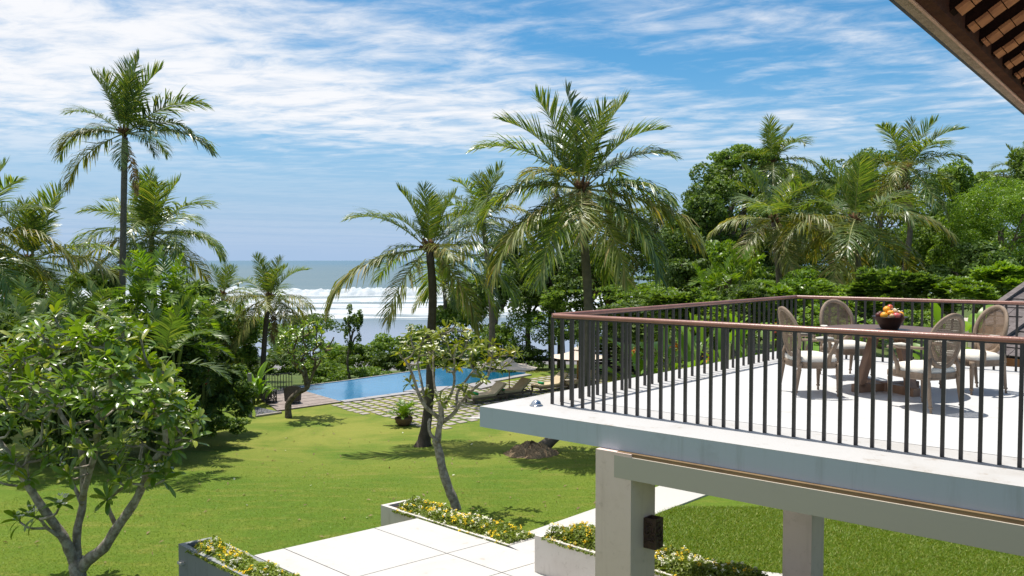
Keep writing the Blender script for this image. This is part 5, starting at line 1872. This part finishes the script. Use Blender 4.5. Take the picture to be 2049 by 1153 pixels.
# --- leaning tree by the middle planter
gB = ground(914, 1020)
y1 = gB[1]
limbs = [([gB - UP * 0.1] + pl([(908, 1000), (899, 978), (885, 940), (878, 905), (873, 880)], y1), 0.135, 0.105),
         (pl([(874, 885), (879, 860), (882, 835), (882, 806)], y1), 0.095, 0.075),
         (pl([(874, 884), (862, 868), (857, 846), (862, 838)], y1 - 0.1), 0.05, 0.035),
         (pl([(882, 842), (866, 826), (851, 812), (836, 786), (823, 746), (811, 720)], y1, -0.5), 0.062, 0.030),
         (pl([(850, 808), (846, 772), (838, 745), (836, 722)], y1, 0.3), 0.040, 0.026),
         (pl([(884, 845), (908, 828), (922, 807), (944, 781), (973, 757), (981, 740)], y1, -0.4), 0.062, 0.030),
         (pl([(914, 815), (916, 788), (934, 758), (960, 727)], y1, 0.4), 0.045, 0.026),
         (pl([(882, 815), (898, 800), (908, 772), (908, 737), (911, 690)], y1, 0.2), 0.045, 0.026),
         (pl([(882, 815), (874, 790), (866, 750), (868, 710)], y1 + 0.2, 0.4), 0.040, 0.025)]
tp = [(800, 705), (812, 690), (830, 700), (838, 712), (868, 700), (880, 668), (895, 657), (910, 652), (925, 664), (870, 678), (895, 690), (915, 690), (930, 700), (945, 700), (960, 690), (975, 700),
      (985, 715), (1000, 712), (1018, 708), (1032, 706), (940, 728), (955, 742), (990, 738), (965, 758), (915, 735), (925, 775), (905, 742), (890, 735), (860, 728), (842, 690), (822, 672), (850, 670), (880, 800),
      (894, 802), (930, 785), (822, 770), (850, 792), (985, 692), (1005, 735), (858, 705), (885, 712), (905, 712), (812, 722), (972, 728), (935, 680)]
terms = [at(*q_, y1 + r_.uniform(-0.75, 0.75)) for q_ in tp]
frangipani(gB, limbs, terms, 'leaning frangipani with a bare grey trunk rising behind the middle planter', 8, 0.19, 0.30, (8, 12), 'frangi_y', 0.022, 300, 16)

# --- twisted tree beside the deck
gP = ground(577, 836)
y2 = gP[1]
limbs = [([gP - UP * 0.1] + pl([(576, 818), (580, 803), (597, 785), (612, 778), (617, 765)], y2), 0.17, 0.11),
         (pl([(612, 776), (606, 748), (594, 735), (589, 712), (590, 690), (598, 672)], y2, -0.3), 0.07, 0.035),
         (pl([(616, 768), (610, 740), (605, 722), (612, 700), (606, 682)], y2, 0.3), 0.075, 0.035),
         (pl([(616, 770), (626, 748), (632, 722), (626, 705), (640, 690)], y2), 0.07, 0.035),
         (pl([(626, 745), (640, 725), (652, 705), (660, 690), (668, 675)], y2, -0.3), 0.05, 0.03)]
terms = [at(613 + math.cos(a_) * 56 * q_, 688 - math.sin(a_) * 45 * q_, y2 + r_.uniform(-1, 1)) for a_, q_ in zip(r_.uniform(0, 6.28, 64), np.sqrt(r_.uniform(0.1, 1, 64)))]
frangipani(gP, limbs, terms, 'old twisted frangipani with a crooked trunk beside the wooden deck', 13, 0.20, 0.32, (8, 11), 'frangi', 0.032, 0, 4, bark='bark_dark')

# ------------------------------------------------------------------ pool, paving, deck
near = [(680, 804), (818, 786), (870, 779.5), (945, 769), (1052, 750)]
farp = [(1051, 746.5), (990, 744), (930, 738), (870, 738.5), (800, 748), (680, 765), (583, 777)]
NP = [onz(*q_, 0.0) for q_ in near]
FP = [onz(*q_, 0.0) for q_ in farp]
wat = MB().prism(NP + FP, -0.5, 0.025).build('pool_water', M['water'])
tag(wat, kind='structure')
# raised rim of the infinity edge
pe = thing('pool_edge', NP[1], 'grey stone coping along the near side of the swimming pool', 'pool edge')
for a_, b_ in zip(NP[:-1], NP[1:]):
    d = b_ - a_
    Ln = np.linalg.norm(d)
    d /= Ln
    s = np.array([d[1], -d[0], 0])
    k = max(1, int(Ln / 1.1))
    for j in range(k):
        p_, q_ = a_ + d * (Ln * j / k + 0.012), a_ + d * (Ln * (j + 1) / k - 0.012)
        zt = 0.06 + 0.004 * ((j * 7) % 3)
        MB().prism([p_, q_, q_ + s * 0.46, p_ + s * 0.46], -0.5, zt).build('coping_stone', M['coping'], pe)
rim = thing('infinity_rim', FP[3], 'thin far rim of the infinity pool against the bushes', 'pool rim')
for a_, b_ in zip(FP[:-1], FP[1:]):
    d = (b_ - a_) / np.linalg.norm(b_ - a_)
    s = np.array([d[1], -d[0], 0])
    MB().prism([a_, b_, b_ + s * 0.12, a_ + s * 0.12], -2.2, 0.05).build('rim_stone', M['coping'], rim)
# platform jutting into the pool
jp = [onz(*q_, 0) for q_ in ((806, 786.5), (850, 778), (898, 776), (880, 786))]
tag(MB().prism(jp, -0.4, 0.09).build('pool_step', M['coping']), 'dark flat stone step at the pool edge behind the middle palm', 'step')
jp = [onz(*q_, 0) for q_ in ((940, 775), (985, 766), (1003, 771), (962, 781))]
tag(MB().prism(jp, -0.4, 0.09).build('pool_step', M['coping']), 'grey flat stone slab at the pool corner by the loungers', 'step')

pav = thing('stone_paving', onz(850, 810, 0), 'chequered grey pavers with grass joints between pool and lawn', 'paving')
pd = NP[1] - NP[0]
pd /= np.linalg.norm(pd)
ps = np.array([pd[1], -pd[0], 0])
area = [(655, 806), (818, 788), (870, 782), (945, 772), (1052, 752), (1110, 745), (1215, 752), (1215, 800), (1010, 812), (962, 838), (880, 862), (780, 842), (690, 818)]
area = [onz(*q_, 0) for q_ in area]
pm = bpy.data.meshes.new('paver')
q = MB().box((0, 0, 0), (0.36, 0.34, 0.08), np.array([pd, ps, [0, 0, 1]]).T)
pm.from_pydata(np.vstack(q.v).tolist(), [], q.f)
pm.materials.append(M['paver'])
cells = []
o0 = NP[0]
for i_ in range(-10, 46):
    for j_ in range(0, 34):
        c_ = o0 + pd * (i_ * 0.54 + 0.03 * math.sin(j_ * 1.7)) + ps * (0.70 + j_ * 0.50)
        if in_poly(c_[None, :2], area)[0]:
            cells.append(c_)
cells.sort(key=lambda c_: c_[1])
hidden = lambda c_: (c_[0] / c_[1]) * F_PX + 1024.5 > 965 and 520 + F_PX * EYE / c_[1] > 812
cells = [c_ for c_ in cells if not hidden(c_)]
pr_ = np.random.default_rng(8)
base_p = onz(850, 810, 0)
for c_ in cells[:300]:
    z_ = float(gz(c_[0], c_[1]))
    inst('paver', pm, pav, tuple(np.array([c_[0], c_[1], z_ - 0.015 + pr_.uniform(-0.008, 0.01)]) - base_p), (pr_.normal(0, 0.01), pr_.normal(0, 0.01), pr_.normal(0, 0.03)))
if len(cells) > 300:
    q = MB()
    for c_ in cells[300:]:
        q.box((c_[0], c_[1], float(gz(c_[0], c_[1])) - 0.015), (0.36, 0.34, 0.08), np.array([pd, ps, [0, 0, 1]]).T)
    o = q.build('far_pavers', M['paver'], pav)
    o['kind'] = 'stuff'

# timber deck
DK = [onz(*q_, 0) for q_ in ((555, 824), (684, 806), (583, 777), (500, 783))]
deck = thing('timber_deck', DK[0], 'weathered grey timber deck at the left end of the pool', 'deck')
nb_ = 15
for k in range(nb_):
    f0, f1 = (k + 0.04) / nb_, (k + 0.96) / nb_
    L0, L1 = DK[0] + (DK[3] - DK[0]) * f0, DK[0] + (DK[3] - DK[0]) * f1
    R0, R1 = DK[1] + (DK[2] - DK[1]) * f0, DK[1] + (DK[2] - DK[1]) * f1
    MB().prism([L0, R0, R1, L1], 0.02, 0.055 + 0.004 * (k % 2)).build('deck_board', M['deck'], deck)
MB().prism([DK[0] + (DK[0] - DK[3]) * 0.003, DK[1], DK[2], DK[3]], -0.4, 0.018).build('deck_frame', M['blackwood'], deck)
gb = [onz(*q_, 0) for q_ in ((510, 814), (551, 824), (563, 827.5), (512, 835))]
pbed = thing('pebble_bed', gb[0], 'small bed of dark pebbles with a pale stone edge before the deck', 'pebble bed')
q = MB()
for k in range(520):
    a_, b_ = r_.random(), r_.random()
    c_ = gb[0] * (1 - a_) * (1 - b_) + gb[1] * a_ * (1 - b_) + gb[2] * a_ * b_ + gb[3] * (1 - a_) * b_
    s_ = r_.uniform(0.025, 0.05)
    q.ball((c_[0], c_[1], 0.015), (s_, s_ * 0.8, s_ * 0.6), 6, 4)
o = q.build('pebbles', M['pebble'], pbed, True)
o['kind'] = 'stuff'
MB().bar(gb[3] + UP * 0.03, gb[2] + UP * 0.03, 0.14, 0.10).build('edge_stone', M['paver'], pbed)

# fence behind the deck
fa, fb = onz(510, 787, 0.03), onz(584, 780, 0.03)
fen = thing('deck_fence', fa, 'short dark metal fence at the back of the timber deck', 'fence')
hgt = 0.84
MB().bar(fa + UP * hgt, fb + UP * hgt, 0.05, 0.035).build('top_rail', M['iron'], fen)
bm = bpy.data.meshes.new('fence_bar')
q = MB().box((0, 0, hgt / 2), (0.028, 0.028, hgt))
bm.from_pydata(np.vstack(q.v).tolist(), [], q.f)
bm.materials.append(M['iron'])
for k in range(14):
    inst('fence_bar', bm, fen, tuple((fb - fa) * k / 13))
gp = ground(500, 834)
tag(MB().box(gp + UP * 0.88, (0.15, 0.15, 1.86)).build('timber_post', M['greypost']), 'square grey timber post at the edge of the lawn by the deck', 'post')


# deck furniture
def wicker_chair(loc, face, label):
    root = thing('wicker_chair', (0, 0, 0), label, 'chair', 'wicker chairs on the deck')
    MB().prism([(-.30, -.26, 0), (.30, -.26, 0), (.32, .30, 0), (-.32, .30, 0)], 0.10, 0.40).build('seat', M['wicker'], root)
    V, F = [], []
    n = 13
    for k in range(n):
        a_ = math.pi * (1.0 + k / (n - 1))
        x_, y_ = math.cos(a_) * 0.36, math.sin(a_) * 0.32 - 0.02
        ht = 0.62 + 0.20 * math.sin(math.pi * k / (n - 1))
        lean = 1.0 + 0.10
        V += [(x_, y_, 0.10), (x_ * lean, y_ * lean, ht), (x_ * lean * 0.88, y_ * lean * 0.86, ht), (x_ * 0.88, y_ * 0.86, 0.10)]
    for k in range(n - 1):
        for j in range(4):
            F.append((4 * k + j, 4 * k + 4 + j, 4 * k + 4 + (j + 1) % 4, 4 * k + (j + 1) % 4))
    F += [(0, 1, 2, 3), (4 * n - 1, 4 * n - 2, 4 * n - 3, 4 * n - 4)]
    MB().add(V, F).build('backrest', M['wicker'], root, False)
    for x_, y_ in ((-.27, -.24), (.27, -.24), (.28, .26), (-.28, .26)):
        MB().box((x_, y_, 0.05), (0.045, 0.045, 0.10)).build('leg', M['wicker'], root)
    root.location = tuple(loc)
    root.rotation_euler = (0, 0, math.atan2(-face[0], face[1]))
    return root


wicker_chair(onz(586, 806, 0.06), (-0.25, 0.97), 'dark wicker chair on the deck, back turned, right of the iron side table')
wicker_chair(onz(525, 800, 0.06), (0.9, -0.3), 'dark wicker chair on the deck, left of the iron side table')
st = onz(543, 806, 0.06)
side = thing('side_table', st, 'small black iron side table with scrolls between the wicker chairs', 'side table')
hs = 0.55
MB().box(st + UP * (hs + 0.012), (0.42, 0.42, 0.024)).build('top', M['iron'], side)
for sx in (-1, 1):
    for sy in (-1, 1):
        MB().box(st + np.array([sx * 0.18, sy * 0.18, hs / 2]), (0.035, 0.035, hs)).build('leg', M['iron'], side)
q = MB()
for sy in (-1, 1):
    for sx in (-1, 1):
        for hz in (0.14, 0.40):
            th_ = np.linspace(0, 2 * np.pi, 14)
            q.tube([st + np.array([sx * 0.085 + 0.07 * math.cos(a_), sy * 0.18, hz + 0.10 * math.sin(a_)]) for a_ in th_], 0.014, 5)
            q.tube([st + np.array([sy * 0.18, sx * 0.085 + 0.07 * math.cos(a_), hz + 0.10 * math.sin(a_)]) for a_ in th_], 0.014, 5)
q.build('scrollwork', M['iron'], side)
MB().box(st + UP * 0.05, (0.36, 0.36, 0.03)).build('shelf', M['iron'], side)


# loungers and parasols
def lounger(loc, face, label, towel=True):
    root = thing('sun_lounger', (0, 0, 0), label, 'sun lounger', 'sun loungers on the paving')
    mb = MB()
    for sx in (-1, 1):
        mb.box((sx * 0.33, 0, 0.24), (0.06, 1.95, 0.09))
    for k in range(5):
        mb.box((0, -0.9 + k * 0.45, 0.24), (0.60, 0.05, 0.05))
    mb.build('frame', M['rattan'], root)
    for sx in (-1, 1):
        for y_ in (-0.90, 0.90):
            MB().box((sx * 0.33, y_, 0.10), (0.07, 0.07, 0.20)).build('leg', M['rattan'], root)
    MB().box((0, -0.36, 0.335), (0.66, 1.24, 0.09)).build('mattress', M['cushion'], root)
    an = R(38)
    c_ = np.array([0, 0.26 + 0.37 * math.cos(an), 0.335 + 0.37 * math.sin(an)])
    Rm = np.array([[1, 0, 0], [0, math.cos(an), -math.sin(an)], [0, math.sin(an), math.cos(an)]])
    MB().box(c_, (0.66, 0.78, 0.09), Rm).build('back_mattress', M['cushion'], root)
    MB().box(c_ - Rm @ np.array([0, 0, 0.066]), (0.66, 0.78, 0.035), Rm).build('backrest', M['rattan'], root)
    for sx in (-1, 1):
        MB().bar((sx * 0.26, 0.62, 0.55), (sx * 0.26, 0.88, 0.28), 0.035, 0.03).build('back_prop', M['rattan'], root)
    root.location = tuple(loc)
    rz_ = math.atan2(-face[0], face[1])
    root.rotation_euler = (0, 0, rz_)
    if towel:
        f = np.array([face[0], face[1], 0.0])
        f /= np.linalg.norm(f)
        q = MB().tube([(-0.20, 0, 0.0), (0.20, 0, 0.0)], 0.058, 12)
        q.tube([(-0.205, 0, 0.0), (-0.2, 0, 0)], 0.03, 8)
        tw = q.build('rolled_towel', M['towel'], None, True)
        tw.location = tuple(np.asarray(loc, float) - f * 0.62 + UP * 0.442)
        tw.rotation_euler = (0, 0, rz_)
        tag(tw, 'rolled green towel on the ' + label, 'towel')
        tw['label'] = towel
    return root


fv = (0.80, 0.60)
L1 = onz(962, 806, 0.0)
lounger(L1 + np.array([0.25, 0.3, 0]), fv, 'beige sun lounger nearest the pool, left of the parasol pole', 'rolled green towel on the foot of the leftmost lounger')
lounger(onz(1016, 797, 0.0) + np.array([0.2, 0.3, 0]), fv, 'beige sun lounger just right of the first parasol pole', 'rolled green towel on the lounger beside the first parasol pole')
lounger(onz(1098, 783, 0.0) + np.array([0.1, 0.2, 0]), fv, 'beige sun lounger seen past the terrace corner, left of the second parasol', 'rolled green towel on the lounger next to the terrace corner')
lounger(onz(1152, 777, 0.0) + np.array([0.2, 0.2, 0]), fv, 'beige sun lounger behind the corner balusters under the second parasol', None)


def parasol(base, top, edge, rad, label, pole_r, tilt=0.0):
    base = np.asarray(base, float)
    root = thing('parasol', base, label, 'parasol', 'beige parasols by the pool')
    MB().lathe([(0.26, 0), (0.26, 0.05), (0.05, 0.09)], base, 20).build('base', M['coping'], root)
    MB().tube([base + UP * 0.06, base + UP * (top - 0.03)], pole_r, 10).build('pole', M['polewood'], root, True)
    n = 8
    for k in range(n):
        a0, a1 = 2 * np.pi * k / n + 0.2, 2 * np.pi * (k + 1) / n + 0.2
        V, F = [], []
        m = 5
        for j in range(m):
            s_ = 0.12 + 0.88 * j / (m - 1)
            z_ = edge + (top - edge) * (1 - s_) - 0.10 * math.sin(math.pi * s_) * (1)
            p0 = np.array([math.cos(a0) * rad * s_, math.sin(a0) * rad * s_, z_])
            p1 = np.array([math.cos(a1) * rad * s_, math.sin(a1) * rad * s_, z_])
            pm_ = (p0 + p1) / 2 - UP * 0.025 * s_
            V += [p0, pm_, p1]
        for j in range(m - 1):
            for i_ in range(2):
                F.append((3 * j + i_, 3 * j + i_ + 1, 3 * j + 3 + i_ + 1, 3 * j + 3 + i_))
        V = np.array(V)
        V[:, 2] += V[:, 0] * tilt
        MB().add(V + base, F).build('canopy_panel', M['canvas'], root)
        rb_ = np.array([[math.cos(a0) * rad * s_, math.sin(a0) * rad * s_, edge + (top - edge) * (1 - s_) - 0.10 * math.sin(math.pi * s_) - 0.02] for s_ in np.linspace(0.05, 0.98, 6)])
        rb_[:, 2] += rb_[:, 0] * tilt
        MB().tube(rb_ + base, 0.012, 5).build('rib', M['polewood'], root)
    MB().lathe([(rad * 0.20, top - 0.09), (rad * 0.12, top - 0.01), (0.03, top + 0.06), (0.012, top + 0.10)], base, 8).build('vent_cap', M['canvas'], root)
    return root


b1_ = onz(1019, 792, 0.0)
parasol(b1_, EYE - px_m(188 + 12, b1_[1]), EYE - px_m(213, b1_[1]), px_m(58, b1_[1]), 'beige parasol on a thin wooden pole beside the loungers', 0.028, -0.08)
b2_ = onz(1156, 773, 0.0)
parasol(b2_, EYE - px_m(176, b2_[1]), EYE - px_m(194, b2_[1]), px_m(57, b2_[1]), 'beige parasol on a thick pole, seen through the corner balusters', 0.055)

# potted plant
gpt = ground(808, 851)
pot = thing('potted_fern', gpt, 'clay pot with a green fern on the paving by the middle palm', 'potted plant')
MB().lathe([(0.20, 0), (0.30, 0.10), (0.355, 0.26), (0.35, 0.31), (0.315, 0.31), (0.30, 0.25), (0.01, 0.24)], gpt, 24).build('pot', M['pot'], pot, True)
FF = [frond_mesh(500 + k, e_, 1.2, L=0.75, nleaf=16, llen=0.95, wdt=0.045, hang=0.1, m_leaf='areca', m_stem='stem', start=0.2, spread=0.2) for k, e_ in enumerate((75, 55, 35))]
for k in range(22):
    inst('frond', FF[k % 3], pot, (0, 0, 0.25), (r_.normal(0, 0.15), 0, k * 2.4), r_.uniform(0.8, 1.25))
wp = MB().prism([ground(*q_) for q_ in ((934, 839), (975, 825), (1000, 839))], -0.3, float(gz(-1.5, 31)) + 0.03).build('garden_path', M['plaza'])
tag(wp, kind='structure')

# dark garden shelter behind the second parasol
gs = at(1222, 700, 43)
gs[2] = 0
sh_ = thing('garden_shelter', gs, 'dark timber garden shelter with a bench behind the second parasol', 'shelter')
for sx in (-1, 1):
    for sy in (-1, 1):
        MB().box(gs + np.array([sx * 1.5, sy * 0.7, 1.0]), (0.14, 0.14, 2.0)).build('post', M['blackwood'], sh_)
MB().box(gs + np.array([0, 0, 2.07]), (3.5, 2.0, 0.14)).build('flat_roof', M['blackwood'], sh_)
for k in range(9):
    MB().box(gs + np.array([0, 0.72, 0.2 + k * 0.2]), (2.9, 0.04, 0.17)).build('wall_board', M['blackwood'], sh_)
MB().box(gs + np.array([0.2, 0.3, 0.42]), (1.9, 0.5, 0.08)).build('bench_seat', M['rattan'], sh_)
for sx in (-0.7, 1.1):
    MB().box(gs + np.array([sx, 0.3, 0.19]), (0.08, 0.45, 0.38)).build('bench_leg', M['rattan'], sh_)
MB().box(gs + np.array([0.75, 0.42, 0.62]), (0.42, 0.12, 0.36)).build('bench_cushion', M['rattan'], sh_)

# ------------------------------------------------------------------ neighbouring shingle roofs at the right


def shingle_roof(name, label, eave_l, eave_r, ridge_r, rows, mat_, hip=True, under=0.10):
    """one slope seen from here: eave from left to right, hip rising to the ridge point; rows of shingles overlap"""
    root = thing(name, eave_l, label, 'house', 'houses beside the terrace')
    eave_l, eave_r, ridge_r = [np.asarray(q_, float) for q_ in (eave_l, eave_r, ridge_r)]
    nrm_ = np.cross(eave_r - eave_l, ridge_r - eave_r)
    nrm_ /= np.linalg.norm(nrm_)
    if nrm_[2] < 0:
        nrm_ = -nrm_
    up_ = ridge_r - eave_r
    rr_ = np.random.default_rng(len(label))
    for k in range(rows):
        f0, f1 = k / rows, (k + 1.18) / rows
        l0, r0 = eave_l + (ridge_r - eave_l) * f0, eave_r + up_ * f0
        l1, r1 = eave_l + (ridge_r - eave_l) * min(f1, 1), eave_r + up_ * min(f1, 1)
        Lr = np.linalg.norm(r0 - l0)
        n = max(1, int(Lr / 0.42))
        for j in range(n):
            a0, a1 = (j + 0.015) / n, (j + 0.985) / n
            lift0 = nrm_ * (0.030 + rr_.uniform(0, 0.008))
            lift1 = nrm_ * 0.004
            pts = [l0 + (r0 - l0) * a0 + lift0, l0 + (r0 - l0) * a1 + lift0, l1 + (r1 - l1) * a1 + lift1, l1 + (r1 - l1) * a0 + lift1]
            V = pts + [p_ - nrm_ * 0.018 for p_ in pts]
            MB().add(V, [(0, 1, 2, 3), (7, 6, 5, 4), (0, 4, 5, 1), (1, 5, 6, 2), (2, 6, 7, 3), (3, 7, 4, 0)]).build('shingle', mat_, root)
    V = [eave_l, eave_r, ridge_r] + [q_ - nrm_ * under for q_ in (eave_l, eave_r, ridge_r)]
    MB().add(V, [(0, 1, 2), (5, 4, 3), (0, 3, 4, 1), (1, 4, 5, 2), (2, 5, 3, 0)]).build('roof_deck', M['blackwood'], root)
    MB().bar(eave_l - UP * 0.10, eave_r - UP * 0.10, 0.05, 0.16).build('fascia', M['orangewood'], root)
    MB().bar(eave_l + nrm_ * 0.05, ridge_r + nrm_ * 0.05, 0.16, 0.05).build('hip_cap', M['shingle'], root)
    return root


yh = 17.5
hA = shingle_roof('neighbour_house', 'grey shingle roof of the building right of the armchairs, upper one', at(1942, 650, yh), at(2210, 662, yh - 0.8), at(2195, 470, yh + 3.2), 12, M['shingle'])
yh2 = 14.0
hB = shingle_roof('neighbour_house', 'lower grey shingle roof at the right edge, below the first roof', at(1962, 708, yh2), at(2190, 735, yh2 - 0.8), at(2170, 560, yh2 + 2.0), 11, M['shingle'])
for hh_, l_, r2_, yy, z1 in ((hA, 1985, 2200, yh + 1.2, 4.9), (hB, 2012, 2190, yh2 + 0.7, 4.3)):
    p_, q_ = at(l_, 700, yy), at(r2_, 700, yy)
    MB().prism([(p_[0], yy, 0), (q_[0], yy, 0), (q_[0], yy + 2.5, 0), (p_[0], yy + 2.5, 0)], 0.8, z1).build('wall', M['beam'], hh_)
p_ = at(1998, 655, yh + 0.4)
MB().bar(p_ + np.array([0, 0, -0.2]), p_ + np.array([0.9, 0.5, -1.2]), 0.16, 0.16).build('timber_brace', M['orangewood'], hA)
